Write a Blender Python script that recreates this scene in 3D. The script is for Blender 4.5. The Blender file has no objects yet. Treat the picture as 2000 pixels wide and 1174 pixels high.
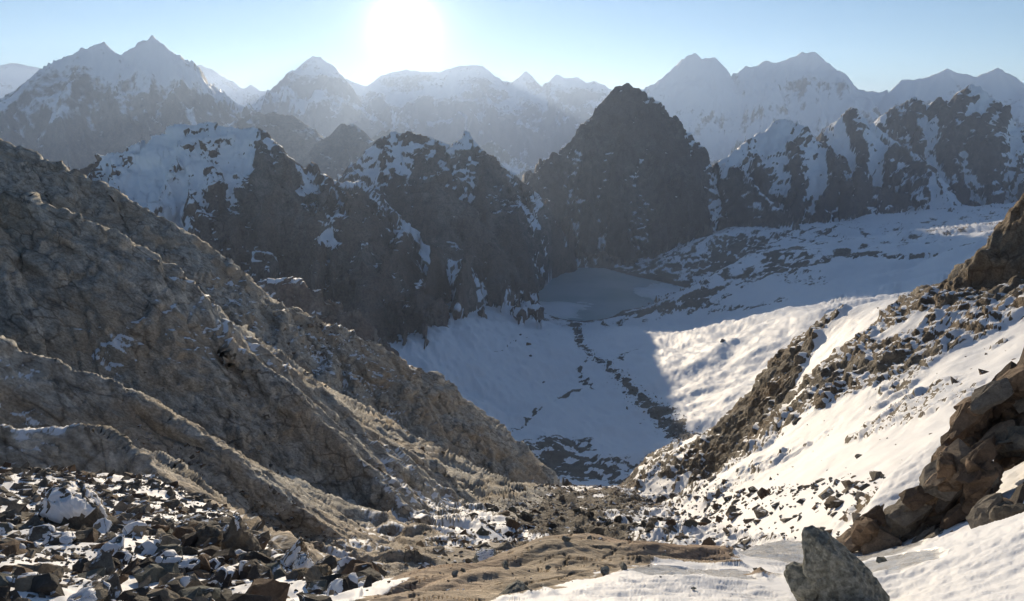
import bpy, bmesh, math, random
import numpy as np
from concurrent.futures import ThreadPoolExecutor
from mathutils import Vector, Matrix

# ------------------------------------------------------------------ camera, sky, sun
SC = bpy.context.scene
COL = SC.collection
F = 1444.0                                   # focal length in pixels of a 2000 px wide frame
PITCH = math.atan((587 - 232) / F)           # camera looks down so that the horizon is at row 232

cam = bpy.data.cameras.new("camera")
cam.sensor_width = 36.0
cam.lens = 36.0 * F / 2000.0
cam.clip_start = 0.1
cam.clip_end = 200000.0
camo = bpy.data.objects.new("camera", cam)
COL.objects.link(camo)
camo.location = (0, 0, 0)
camo.rotation_euler = (math.pi / 2 - PITCH, 0, 0)
SC.camera = camo

def pdir(px, py):
    """photo pixel -> direction (x right, y ahead, z up)"""
    cx, cy = (px - 1000) / F, (587 - py) / F
    c, s = math.cos(PITCH), math.sin(PITCH)
    return np.array([cx, c + cy * s, -s + cy * c])

def pt(px, py, d):
    """photo pixel at a horizontal distance d in metres -> point"""
    v = pdir(px, py)
    return v * (d / math.hypot(v[0], v[1]))

sun_v = Vector(pdir(790, 55)).normalized()
SUN_EL = math.asin(sun_v.z)
SUN_AZ = math.atan2(sun_v.x, sun_v.y)
sun = bpy.data.lights.new("sun", 'SUN')
sun.energy = 2.75
sun.angle = math.radians(0.5)
sun.color = (1.0, 0.83, 0.60)
suno = bpy.data.objects.new("sun", sun)
suno.rotation_euler = (-sun_v).to_track_quat('-Z', 'Y').to_euler()
suno.location = sun_v * 300
COL.objects.link(suno)

W = bpy.data.worlds.new("World")
SC.world = W
W.use_nodes = True
nt = W.node_tree
nt.nodes.clear()
wo = nt.nodes.new("ShaderNodeOutputWorld")
bg = nt.nodes.new("ShaderNodeBackground")
sky = nt.nodes.new("ShaderNodeTexSky")
sky.sky_type = 'NISHITA'
sky.sun_disc = False
sky.sun_elevation = SUN_EL
sky.sun_rotation = SUN_AZ
sky.altitude = 4500
sky.air_density = 1.0
sky.dust_density = 0.0
sky.ozone_density = 1.5
bg.inputs[1].default_value = 0.058
nt.links.new(sky.outputs[0], bg.inputs[0])
# sun disc and aureole, widened by lens glare painted into the sky, for every ray
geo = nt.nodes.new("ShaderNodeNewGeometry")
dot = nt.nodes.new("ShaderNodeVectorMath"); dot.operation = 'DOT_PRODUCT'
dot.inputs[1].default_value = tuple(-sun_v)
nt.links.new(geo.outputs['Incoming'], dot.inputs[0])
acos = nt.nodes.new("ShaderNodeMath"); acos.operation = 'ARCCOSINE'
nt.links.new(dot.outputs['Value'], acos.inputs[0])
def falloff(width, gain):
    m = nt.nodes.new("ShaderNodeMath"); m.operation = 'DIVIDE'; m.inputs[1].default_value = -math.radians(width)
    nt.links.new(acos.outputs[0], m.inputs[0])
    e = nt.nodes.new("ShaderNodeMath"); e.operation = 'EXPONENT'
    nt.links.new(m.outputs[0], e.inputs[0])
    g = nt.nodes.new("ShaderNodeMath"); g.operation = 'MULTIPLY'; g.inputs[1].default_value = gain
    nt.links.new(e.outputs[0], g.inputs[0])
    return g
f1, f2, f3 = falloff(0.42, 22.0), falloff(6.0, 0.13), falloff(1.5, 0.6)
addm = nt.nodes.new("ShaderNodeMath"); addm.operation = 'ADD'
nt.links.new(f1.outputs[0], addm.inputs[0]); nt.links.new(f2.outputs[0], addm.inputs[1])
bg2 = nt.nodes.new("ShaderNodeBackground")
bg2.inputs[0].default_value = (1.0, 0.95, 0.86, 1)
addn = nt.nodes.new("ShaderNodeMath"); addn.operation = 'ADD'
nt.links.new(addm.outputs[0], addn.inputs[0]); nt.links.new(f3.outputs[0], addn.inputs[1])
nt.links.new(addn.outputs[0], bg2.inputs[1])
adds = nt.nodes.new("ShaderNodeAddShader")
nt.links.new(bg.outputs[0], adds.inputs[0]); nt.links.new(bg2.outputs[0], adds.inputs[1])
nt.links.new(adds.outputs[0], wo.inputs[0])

SC.view_settings.view_transform = 'Standard'
SC.view_settings.look = 'None'
SC.view_settings.gamma = 1.0
SC.view_settings.exposure = 1.22
SC.view_settings.use_curve_mapping = False
SC.render.engine = 'CYCLES'
SC.cycles.use_denoising = True
SC.cycles.max_bounces = 5
SC.cycles.diffuse_bounces = 3
SC.cycles.volume_bounces = 2
SC.cycles.glossy_bounces = 2
SC.cycles.use_adaptive_sampling = True
SC.cycles.adaptive_threshold = 0.03
SC.cycles.sample_clamp_indirect = 6.0

# ------------------------------------------------------------------ numpy helpers
RNG = np.random.default_rng(11)
random.seed(11)
PERM = RNG.permutation(256).astype(np.int32)
PERM2 = np.concatenate([PERM, PERM, PERM])
ANG = RNG.uniform(0, 2 * math.pi, 256)
G2 = np.stack([np.cos(ANG), np.sin(ANG)], 1).astype(np.float32)
G3 = RNG.normal(size=(256, 3))
G3 = (G3 / np.linalg.norm(G3, axis=1, keepdims=True)).astype(np.float32)
V1 = RNG.uniform(-1, 1, 256).astype(np.float32)

def _fade(t):
    return t * t * t * (t * (t * 6 - 15) + 10)

def _p2(x, y):
    xf, yf = np.floor(x), np.floor(y)
    xi, yi = xf.astype(np.int32) & 255, yf.astype(np.int32) & 255
    fx, fy = x - xf, y - yf
    u, v = _fade(fx), _fade(fy)
    def g(ix, iy, dx, dy):
        h = PERM2[PERM2[ix] + iy] 
        return G2[h, 0] * dx + G2[h, 1] * dy
    a = g(xi, yi, fx, fy); b = g(xi + 1, yi, fx - 1, fy)
    c = g(xi, yi + 1, fx, fy - 1); d = g(xi + 1, yi + 1, fx - 1, fy - 1)
    return ((a + (b - a) * u) * (1 - v) + (c + (d - c) * u) * v) * 1.5

def _p3(x, y, z):
    xf, yf, zf = np.floor(x), np.floor(y), np.floor(z)
    xi, yi, zi = xf.astype(np.int32) & 255, yf.astype(np.int32) & 255, zf.astype(np.int32) & 255
    fx, fy, fz = x - xf, y - yf, z - zf
    u, v, w = _fade(fx), _fade(fy), _fade(fz)
    def g(a, b, c):
        h = PERM2[PERM2[PERM2[xi + a] + yi + b] + zi + c]
        gg = G3[h]
        return gg[..., 0] * (fx - a) + gg[..., 1] * (fy - b) + gg[..., 2] * (fz - c)
    def face(c):
        p, q = g(0, 0, c), g(1, 0, c)
        r, s = g(0, 1, c), g(1, 1, c)
        p = p + (q - p) * u; r = r + (s - r) * u
        return p + (r - p) * v
    a, b = face(0), face(1)
    return (a + (b - a) * w) * 1.6

POOL = ThreadPoolExecutor(4)
def par(fn, *arrs):
    """evaluate fn on chunks in threads"""
    sh = arrs[0].shape
    fl = [np.ascontiguousarray(a, dtype=np.float32).ravel() for a in arrs]
    n = fl[0].size
    k = max(1, min(64, n // 30000))
    idx = np.array_split(np.arange(n), k)
    sl = [(i[0], i[-1] + 1) for i in idx if len(i)]
    out = list(POOL.map(lambda s: fn(*[f[s[0]:s[1]] for f in fl]), sl))
    return np.concatenate(out).reshape(sh)

def n2(x, y): return par(_p2, x, y)
def n3(x, y, z): return par(_p3, x, y, z)

def fbm2(x, y, o=5, gain=0.5, lac=2.03, seed=0.0):
    def f(a, b):
        t, amp, s = 0, 1.0, 1.0
        for i in range(o):
            t = t + amp * _p2(a * s + 17.3 * i + seed, b * s - 9.1 * i + seed * 1.7)
            amp *= gain; s *= lac
        return t
    return par(f, x, y)

def rid2(x, y, o=5, gain=0.5, lac=2.05, seed=0.0):
    """ridged, 0..1-ish, high on sharp crests"""
    def f(a, b):
        t, amp, s, pr, nn = 0, 1.0, 1.0, 1.0, 0
        for i in range(o):
            v = 1 - np.abs(_p2(a * s + 31.7 * i + seed, b * s + 5.3 * i - seed))
            v = v * v
            t = t + amp * v * pr; nn += amp
            pr = np.clip(v * 1.6, 0, 1)
            amp *= gain; s *= lac
        return t / nn
    return par(f, x, y)

def fbm3(x, y, z, o=4, gain=0.5, seed=0.0):
    def f(a, b, c):
        t, amp, s = 0, 1.0, 1.0
        for i in range(o):
            t = t + amp * _p3(a * s + 7.7 * i + seed, b * s - 3.1 * i, c * s + 11.9 * i)
            amp *= gain; s *= 2.04
        return t
    return par(f, x, y, z)

def rid3(x, y, z, o=4, gain=0.5, seed=0.0):
    def f(a, b, c):
        t, amp, s, nn = 0, 1.0, 1.0, 0
        for i in range(o):
            v = 1 - np.abs(_p3(a * s + 7.7 * i + seed, b * s - 3.1 * i, c * s + 11.9 * i))
            t = t + amp * v * v; nn += amp
            amp *= gain; s *= 2.04
        return t / nn
    return par(f, x, y, z)

def facets(x, y, z, seed=0, tilt=0.6, off=0.35):
    """broken rock: every cell is a tilted plane of its own; returns offset and closeness to a joint"""
    def f(x, y, z):
        xi, yi, zi = np.floor(x).astype(np.int32), np.floor(y).astype(np.int32), np.floor(z).astype(np.int32)
        b1 = np.full(x.shape, 9.0, np.float32); b2 = b1.copy(); val = np.zeros_like(x)
        for a in (-1, 0, 1):
            for b in (-1, 0, 1):
                for c in (-1, 0, 1):
                    cx, cy, cz = xi + a, yi + b, zi + c
                    h = PERM2[PERM2[PERM2[cx & 255] + (cy & 255)] + ((cz + seed) & 255)]
                    q = G3[h] * 0.42
                    dx, dy, dz = x - cx - 0.5 - q[:, 0], y - cy - 0.5 - q[:, 1], z - cz - 0.5 - q[:, 2]
                    d = dx * dx + dy * dy + dz * dz
                    g = G3[PERM2[h + 7]]
                    v = tilt * (g[:, 0] * dx + g[:, 1] * dy + g[:, 2] * dz) + off * V1[PERM2[h + 19]]
                    m = d < b1
                    b2 = np.where(m, b1, np.minimum(b2, d))
                    val = np.where(m, v, val); b1 = np.where(m, d, b1)
        return np.stack([val, np.sqrt(b2) - np.sqrt(b1)], 1)
    sh = x.shape
    fl = [np.ascontiguousarray(a, dtype=np.float32).ravel() for a in (x, y, z)]
    n = fl[0].size
    k = max(1, min(64, n // 30000))
    sl = [(i[0], i[-1] + 1) for i in np.array_split(np.arange(n), k) if len(i)]
    out = np.concatenate(list(POOL.map(lambda s: f(*[q[s[0]:s[1]] for q in fl]), sl)))
    return out[:, 0].reshape(sh), out[:, 1].reshape(sh)

def sstep(a, b, x):
    t = np.clip((x - a) / (b - a), 0, 1)
    return t * t * (3 - 2 * t)

def smax(a, b, k):
    h = np.clip(0.5 + 0.5 * (a - b) / k, 0, 1)
    return b + (a - b) * h + k * h * (1 - h)

class TPS:
    """smooth sheet through scattered points"""
    def __init__(self, P, lam=0.0):
        P = np.asarray(P, float)
        self.s = np.abs(P[:, :2]).max()
        self.c = P[:, :2] / self.s
        n = len(P)
        d = np.linalg.norm(self.c[:, None] - self.c[None], axis=2)
        K = np.where(d > 0, d * d * np.log(d + 1e-12), 0) + lam * np.eye(n)
        A = np.zeros((n + 3, n + 3))
        A[:n, :n] = K; A[:n, n] = 1; A[:n, n + 1:] = self.c
        A[n:, :n] = A[:n, n:].T
        self.w = np.linalg.solve(A, np.concatenate([P[:, 2], [0, 0, 0]]))
    def __call__(self, x, y):
        def f(a, b):
            a, b = a.astype(np.float64) / self.s, b.astype(np.float64) / self.s
            n = len(self.c)
            z = self.w[n] + self.w[n + 1] * a + self.w[n + 2] * b
            for i in range(n):
                q = (a - self.c[i, 0]) ** 2 + (b - self.c[i, 1]) ** 2 + 1e-20
                z = z + self.w[i] * 0.5 * q * np.log(q)
            return z
        return par(f, x, y)

def seg_dist(x, y, poly):
    """distance to a polyline in plan, arc position and interpolated z"""
    P = np.asarray(poly, float)
    best = np.full(x.shape, 1e9); bs = np.zeros(x.shape); bz = np.zeros(x.shape)
    s0 = 0.0
    for i in range(len(P) - 1):
        a, b = P[i], P[i + 1]
        dx, dy = b[0] - a[0], b[1] - a[1]
        L2 = dx * dx + dy * dy + 1e-9
        t = np.clip(((x - a[0]) * dx + (y - a[1]) * dy) / L2, 0, 1)
        d = np.hypot(x - a[0] - t * dx, y - a[1] - t * dy)
        m = d < best
        best = np.where(m, d, best)
        bs = np.where(m, s0 + t * math.sqrt(L2), bs)
        if P.shape[1] > 2:
            bz = np.where(m, a[2] + t * (b[2] - a[2]), bz)
        s0 += math.sqrt(L2)
    return best, bs, bz

def ridge(x, y, poly, near=1.0, far=1.0, rib=0.35, lam=120.0, power=1.0, jag=0.0, jlam=20.0, seed=0.0, ref=300.0, fine=0.0, gul=False, azu=0.0):
    """terrain that falls away from a crest line: spurs and gullies run down from it"""
    P = np.asarray(poly, np.float32)
    def f(x, y):
        H = np.full(x.shape, -1e9, np.float32)
        D = np.zeros_like(x); S = np.zeros_like(x); Z = np.zeros_like(x); A = np.zeros_like(x); SL = np.zeros_like(x)
        s0 = 0.0
        r = np.hypot(x, y)
        for i in range(len(P) - 1):
            a, b = P[i], P[i + 1]
            dx, dy = b[0] - a[0], b[1] - a[1]
            L = math.sqrt(dx * dx + dy * dy) + 1e-6
            t = np.clip(((x - a[0]) * dx + (y - a[1]) * dy) / (L * L), 0, 1)
            qx, qy = a[0] + t * dx, a[1] + t * dy
            ex, ey = x - qx, y - qy
            d = np.sqrt(ex * ex + ey * ey)
            cs = (ex * x + ey * y) / (d * r + 1e-6)
            sl = near + (far - near) * sstep(-0.7, 0.7, cs)
            z = a[2] + t * (b[2] - a[2])
            h = z - d * sl
            m = h > H
            H = np.where(m, h, H); D = np.where(m, d, D); S = np.where(m, s0 + t * L, S); Z = np.where(m, z, Z)
            A = np.where(m, ex / (d + 1e-6), A); SL = np.where(m, sl, SL)
            s0 += L
        if jag:
            t, amp, sc = 0, 1.0, 1.0
            for o in range(4):
                t = t + amp * _p2(S / jlam * sc + 3.7 * o, 0 * S + seed); amp *= 0.62; sc *= 2.1
            Z = Z + jag * t
        dd = ref * np.power(D / ref + 1e-6, power) if power != 1 else D
        jn = _p2(x / lam / 2.2 + seed, y / lam / 2.2) + 0.5 * _p2(x / lam / 1.1 + seed, y / lam / 1.1)
        u = (np.arctan2(x, y) * azu if azu else S + D * 0.5 * A) / lam + 0.4 * jn
        v = D / (lam * 3.0) + seed * 3.3
        t, amp, sc, pr, nn = 0, 1.0, 1.0, 1.0, 0
        for o in range(4):
            w = 1 - np.abs(_p2(u * sc + 31.7 * o + seed, v * sc + 5.3 * o - seed)); w = w * w
            t = t + amp * w * pr; nn += amp
            pr = np.clip(w * 1.6, 0, 1); amp *= 0.5; sc *= 2.05
        gl_ = t / nn
        if gul: return gl_
        z = Z - dd * SL * (1 + rib * (0.62 - gl_) * 2.0)
        if fine:
            t, amp, sc = 0, 1.0, 2.0 / lam
            for o in range(5):
                t = t + amp * _p2(x * sc + 17.3 * o + seed, y * sc - 9.1 * o + seed * 1.7); amp *= 0.55; sc *= 2.05
            z = z + lam * fine * t * sstep(0.0, 0.8, D / lam)
        return z
    return par(f, x, y)

def inpoly(x, y, poly):
    P = np.asarray(poly, float)
    c = np.zeros(x.shape, bool)
    n = len(P)
    for i in range(n):
        x1, y1 = P[i][:2]; x2, y2 = P[(i + 1) % n][:2]
        m = ((y1 > y) != (y2 > y)) & (x < (x2 - x1) * (y - y1) / (y2 - y1 + 1e-12) + x1)
        c ^= m
    return c

def sdf(x, y, poly):
    """signed distance in plan, positive outside"""
    P = [p[:2] for p in poly]
    d, _, _ = seg_dist(x, y, np.array(P + [P[0]]))
    return np.where(inpoly(x, y, P), -d, d)

def crest(spec, d=None):
    return [pt(*(q if len(q) == 3 else (q[0], q[1], d))) for q in spec]

# ------------------------------------------------------------------ terrain: heights
# -- the couloir the camera looks down: floor, two flanks, ribs across the left flank
XG = lambda y: 3 + 0.10 * y
ZG = lambda y: -7.0 - 0.485 * y - 0.0009 * np.square(np.clip(y - 130, 0, 260))
def softp(v, k):
    return np.where(v > 30 * k, v, k * np.log1p(np.exp(np.clip(v / k, -30, 30))))

RIB_B = crest([(-260, 250, 82), (-120, 330, 82), (0, 388, 82), (90, 405, 80), (180, 432, 79), (250, 470, 78), (325, 530, 77), (365, 590, 76), (400, 640, 74), (480, 702, 73),
               (560, 760, 71), (625, 822, 69), (700, 905, 66), (760, 960, 63), (810, 1010, 60), (850, 1050, 57), (878, 1092, 54)])
RIB_C = crest([(-350, 90, 270), (-200, 180, 262), (0, 270, 252), (90, 318, 248), (200, 362, 243), (270, 400, 238), (330, 432, 234), (372, 470, 232), (400, 512, 231), (470, 562, 230), (560, 600, 230),
               (700, 660, 231), (790, 705, 233), (840, 725, 235), (880, 762, 236), (910, 802, 238), (960, 842, 241), (1010, 880, 244), (1060, 915, 247), (1112, 945, 250)])
RIB_D = crest([(300, 700, 150), (480, 760, 148), (600, 800, 146), (700, 870, 142), (800, 940, 138), (850, 1010, 132)])
RIB_A = crest([(-150, 800, 33), (0, 838, 33), (100, 838, 32.5), (200, 850, 32), (260, 885, 31), (310, 930, 29), (380, 975, 26.5), (450, 1022, 24), (560, 1083, 21)])
RIB_E = crest([(-100, 640, 55), (60, 690, 54), (200, 740, 53), (330, 810, 51), (420, 880, 48), (520, 950, 46), (620, 1020, 44), (700, 1085, 41)])
RIB_R = crest([(1300, 942, 200), (1345, 905, 185), (1400, 858, 168), (1440, 800, 152), (1470, 760, 142), (1500, 725, 134), (1535, 680, 128), (1560, 648, 125), (1620, 622, 124), (1700, 595, 123), (1800, 578, 122), (1890, 562, 118), (2060, 500, 112)])
CRAG_R = crest([(1893, 575, 112), (1900, 500, 110), (1950, 440, 108), (2000, 392, 106), (2120, 300, 104)])

BENCH = [(1300, 1174, 4.4), (1000, 1174, 5.0), (700, 1174, 6.4), (1000, 1103, 8.0), (1180, 1052, 9.6), (1060, 1062, 9.2), (930, 1102, 8.7), (1300, 1058, 9.8),
         (840, 1108, 8.6), (760, 1132, 7.8), (1430, 1100, 8.8), (1600, 1110, 8.0), (1530, 1150, 6.4), (1640, 1186, 5.6), (1760, 1174, 6.0), (2000, 1174, 5.2), (2000, 1000, 8.2), (1800, 1090, 9.4),
         (2000, 945, 11.8), (2150, 930, 11.0), (1680, 1068, 11.5), (1500, 1066, 11.5), (0, 1174, 9.2), (300, 1174, 8.6), (560, 1174, 7.6), (0, 1050, 14.5), (300, 1050, 14.2), (520, 1080, 14.0),
         (0, 925, 24), (-200, 925, 24), (300, 945, 25), (430, 1015, 20), (1240, 1112, 6.9), (1120, 1138, 6.1), (1350, 1112, 7.2), (1960, 1060, 7.0),
         (2200, 830, 14.0), (1900, 985, 13.0), (1990, 850, 14.8)]
BP = [pt(*b) for b in BENCH] + [np.array([0, 0, -1.6]), np.array([0, 1.5, -1.95]), np.array([5, 0, -0.6]), np.array([-6, 0, -2.6]), np.array([-12, 4, -3.5])]
bench_tps = TPS(BP, 1e-4)
BENCH_EDGE = [(-30, -6), (-30, 8)] + [tuple(pt(*q)[:2]) for q in
              [(-200, 915, 26), (0, 905, 26), (300, 930, 27), (430, 1000, 22), (540, 1078, 15), (640, 1120, 10.0), (760, 1120, 8.2), (850, 1108, 8.7), (980, 1100, 9.0), (1060, 1060, 9.5), (1180, 1050, 9.9), (1330, 1055, 10.0), (1440, 1085, 10.8),
               (1500, 1062, 12.2), (1650, 1060, 12.5), (1720, 1000, 15), (1850, 920, 17.5), (2000, 740, 19), (2300, 640, 20)]] + [(30, 8), (30, -6)]

RP = [np.array(p) for p in RIB_R] + [pt(*q) for q in [(1700, 700, 95), (1850, 650, 92), (1600, 725, 104), (1900, 750, 62), (1700, 800, 74), (1550, 820, 94), (1450, 900, 112), (1650, 900, 58), (1850, 820, 52), (1800, 900, 42),
      (1400, 950, 125), (1500, 950, 76), (1350, 985, 105), (1600, 985, 46), (1450, 1010, 58), (1700, 970, 36), (1560, 1045, 27), (1450, 1055, 37), (1380, 1035, 62), (2000, 620, 88), (2000, 720, 62), (2150, 640, 70), (1500, 800, 122), (1420, 870, 150)]]
for k_, f_, dz in ((0, 1.2, -12), (2, 1.2, -20), (4, 1.25, -26), (5, 1.25, -30), (7, 1.3, -32), (9, 1.3, -32), (11, 1.3, -34), (12, 1.3, -34)):
    q_ = np.array(RIB_R[k_]); RP.append(q_ * np.array([f_, f_, f_]) + np.array([0, 0, dz]))
for y_ in (20, 60, 100, 140, 180, 220, 260, 300):
    RP.append(np.array([XG(y_) + 6.0, y_, float(ZG(np.array(y_)))]))
RP += [np.array(p, float) for p in [(150, 230, -95), (120, 330, -165), (60, 330, -165), (220, 120, 20), (200, 230, -70)]]
right_tps = TPS(RP, 6e-4)

def H_near(x, y, detail=True):
    xg, zg = XG(y), ZG(y)
    w = 11.0
    u = x - xg
    k = 3.0
    left = 0.71 * softp(-u - w - 10.0, k)
    left = left - 0.0010 * np.square(np.clip(-u - w, 0, 300))
    base = zg + left
    tr = sstep(4, 13, u)
    base = base * (1 - tr) + right_tps(np.clip(x, -5, 260), np.clip(y, 10, 330)) * tr
    if detail:
        n = fbm2(x / 26, y / 26, 4, seed=3.0)
        base = base + np.where(u < 0, 1.6, 0.7) * n * sstep(4, 25, np.abs(u)) + 0.35 * fbm2(x / 7, y / 7, 3, seed=8)
    base = base - 2.5 * sstep(6, 34, -u - w)
    H = base
    kw = dict(lam=13.0, rib=0.10, power=1.0, ref=15)
    j = 1.0 if detail else 0.0
    for poly, near, far, sd, jag in ((RIB_C, 0.95, 1.0, 1.0, 0.8), (RIB_D, 0.8, 0.95, 5.0, 0.8), (RIB_B, 1.25, 1.05, 2.0, 0.45), (RIB_E, 0.85, 1.0, 6.0, 0.4), (RIB_A, 1.0, 1.1, 3.0, 0.2)):
        H = smax(H, ridge(x, y, poly, near, far, seed=sd, jag=jag * j, jlam=9.0 if poly is not RIB_C else 16, **kw), 1.2)
    H = smax(H, ridge(x, y, CRAG_R, 2.2, 2.0, seed=7.0, jag=0.8 * j, jlam=6.0, lam=10, rib=0.06), 0.8)
    # lumps of the debris tongue on the couloir floor
    fl = 1 - sstep(9, 15, np.abs(u))
    if detail:
        H = H + fl * sstep(40, 60, y) * 1.5 * fbm2(x / 13, y / 17, 4, seed=12)
    # bench
    r = np.hypot(x, y)
    m = r < 60
    B = bench_tps(np.clip(x, -40, 40), np.clip(y, -6, 30))
    sd_ = sdf(x, y, BENCH_EDGE)
    B = B - 1.5 * np.clip(sd_, 0, None) - 0.5 * np.square(np.clip(sd_ + 0.3, 0, 1.2))
    H = np.where(m, smax(B, H, 0.25), H)
    return H, sd_

LAKE_Z = -432.0
MIDP = [pt(*q) for q in [
    (1250, 940, 520), (1000, 650, 1150), (1600, 602, 740), (1300, 700, 900), (840, 585, 1370), (1130, 640, 1400), (830, 700, 960), (1400, 640, 1080), (1050, 850, 640), (1450, 760, 700),
    (1150, 760, 860), (1200, 850, 640), (900, 640, 1180), (1330, 800, 690), (1000, 760, 880), (1530, 690, 700), (1250, 655, 1120),
    (1500, 610, 950), (1700, 575, 980), (1850, 555, 1000), (1700, 545, 1250), (1380, 600, 1480), (1420, 510, 1560), (1480, 500, 1560), (1600, 485, 1850), (1800, 455, 1950), (1930, 440, 1750),
    (1560, 448, 2300), (1500, 560, 1420), (1620, 540, 1380), (1400, 470, 2100), (2050, 430, 1700), (1680, 480, 2100), (1750, 600, 760), (1900, 590, 720), (1300, 640, 1330), (1220, 640, 1330)]]
MIDP += [np.array(p, float) for p in [(30, 300, -182), (36, 350, -212), (40, 400, -236), (-150, 400, -165), (230, 420, -160), (330, 480, -150), (-300, 420, -160), (420, 300, -60), (-420, 300, -60), (-330, 800, -260), (-700, 900, -260), (600, 700, -140), (900, 900, -100),
                                      (-800, 4300, -800), (800, 4300, -750), (-2500, 4000, -800), (2600, 4000, -700), (-1800, 2200, -600), (-700, 2400, -600), (0, 3000, -560), (1900, 1900, -150), (300, 2500, -440), (900, 2700, -400), (1300, 2600, -330)]]
MIDP += [np.append(pt(px, py, 1000)[:2] / -pt(px, py, 1000)[2] * -LAKE_Z, LAKE_Z - 3) for px, py in [(1060, 580), (1140, 525), (1250, 545), (1370, 572), (1130, 620), (1250, 600), (1320, 600), (1000, 560), (1200, 510)]]
mid_tps = TPS(MIDP, 2e-4)
def on_lake(px, py):
    p = pdir(px, py)
    return p * (LAKE_Z / p[2])
LAKE_POLY = [tuple(on_lake(*q)[:2]) for q in [(1046, 605), (1048, 575), (1075, 545), (1130, 523), (1180, 524), (1240, 540), (1300, 552), (1370, 570), (1368, 582), (1330, 592), (1270, 597), (1215, 606), (1195, 622), (1130, 630), (1095, 626), (1060, 612)]]

M = {}
M['m1'] = (crest([(-60, 345, 1500), (165, 322, 1480), (215, 300, 1480), (287, 275, 1480), (300, 262, 1480), (375, 238, 1490), (412, 240, 1490), (440, 248, 1480), (500, 247, 1470), (520, 262, 1470), (545, 292, 1470), (600, 338, 1480), (650, 360, 1500), (700, 352, 1530), (735, 378, 1560)]),
           dict(near=0.78, far=0.8, lam=95, rib=0.42, jag=7, jlam=30, seed=21.0, power=0.93, ref=300))
M['m1b'] = (crest([(505, 250, 1470), (520, 330, 1380), (590, 410, 1300), (680, 425, 1260), (704, 470, 1215), (712, 560, 1110), (722, 650, 1010)]),
            dict(near=1.1, far=0.9, lam=60, rib=0.3, jag=6, jlam=30, seed=25.0))
M['m1c'] = (crest([(380, 520, 760), (480, 550, 800), (560, 545, 800), (640, 580, 790), (700, 610, 780), (728, 655, 770)]),
            dict(near=1.3, far=1.4, lam=40, rib=0.3, jag=4, jlam=25, seed=26.0))
M['m2'] = (crest([(690, 372, 2050), (712, 345, 2050), (738, 268, 2050), (770, 258, 2050), (810, 258, 2050), (845, 268, 2050), (880, 287, 2040), (897, 275, 2030), (912, 258, 2020), (920, 268, 2020), (945, 293, 2010), (985, 325, 2000), (1015, 350, 2000), (1037, 364, 2010), (1060, 410, 1990), (1085, 470, 1960)]),
           dict(near=1.05, far=0.9, lam=110, rib=0.30, jag=6, jlam=32, seed=31.0, power=0.95))
M['m2b'] = (crest([(715, 412, 1780), (750, 385, 1780), (800, 365, 1780), (850, 352, 1790), (880, 372, 1780), (905, 430, 1740), (960, 480, 1690), (1010, 540, 1650), (1040, 590, 1625)]),
            dict(near=1.0, far=0.9, lam=80, rib=0.35, jag=6, jlam=32, seed=33.0))
M['m3'] = (crest([(1035, 368, 2450), (1060, 320, 2470), (1080, 296, 2480), (1100, 302, 2490), (1112, 276, 2510), (1140, 245, 2540), (1165, 225, 2560), (1188, 188, 2590), (1200, 170, 2600), (1212, 164, 2600), (1228, 165, 2600), (1250, 172, 2600), (1275, 186, 2590), (1310, 222, 2590), (1340, 250, 2590), (1370, 290, 2590), (1398, 318, 2600), (1440, 325, 2560), (1470, 350, 2500), (1500, 390, 2440), (1560, 440, 2350)]),
           dict(near=1.32, far=1.0, lam=130, rib=0.26, jag=8, jlam=38, seed=41.0, power=0.96, ref=350))
M['m4'] = (crest([(1398, 318, 2750), (1430, 298, 2850), (1470, 268, 2950), (1495, 252, 3000), (1512, 236, 3000), (1530, 228, 3000), (1545, 236, 3000), (1558, 234, 3000), (1580, 265, 3000), (1610, 300, 2980), (1650, 345, 2920), (1680, 390, 2820), (1740, 440, 2640), (1790, 465, 2500)]),
           dict(near=0.85, far=1.0, lam=120, rib=0.30, jag=7, jlam=34, seed=51.0))
M['m5'] = (crest([(1596, 290, 3350), (1620, 248, 3350), (1650, 222, 3350), (1661, 215, 3350), (1667, 205, 3350), (1674, 218, 3350), (1700, 236, 3350), (1740, 268, 3320), (1790, 300, 3250), (1830, 345, 3100), (1860, 400, 2900)]),
           dict(near=0.9, far=1.0, lam=120, rib=0.30, jag=7, jlam=34, seed=55.0))
M['m6'] = (crest([(1690, 245, 3700), (1720, 228, 3700), (1750, 205, 3700), (1792, 187, 3700), (1812, 204, 3700), (1822, 206, 3700), (1834, 190, 3700), (1850, 206, 3690), (1860, 205, 3690), (1878, 174, 3680), (1893, 163, 3680), (1912, 166, 3680), (1930, 195, 3660), (1960, 225, 3640), (2000, 255, 3620), (2080, 300, 3600), (2200, 330, 3600)]),
           dict(near=0.88, far=1.0, lam=140, rib=0.30, jag=8, jlam=36, seed=57.0))
M['knoll'] = (crest([(1392, 596, 1500), (1396, 560, 1520), (1412, 526, 1550), (1450, 508, 1590), (1520, 504, 1650)]),
           dict(near=1.7, far=0.6, lam=60, rib=0.3, jag=4, jlam=34, seed=59.0))
for k_, d_ in (('m1', 1480), ('m2', 2030), ('m3', 2580), ('m4', 2950), ('m5', 3330), ('m6', 3680)):
    M[k_][1]['azu'] = d_
MIDS = list(M)

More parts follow.
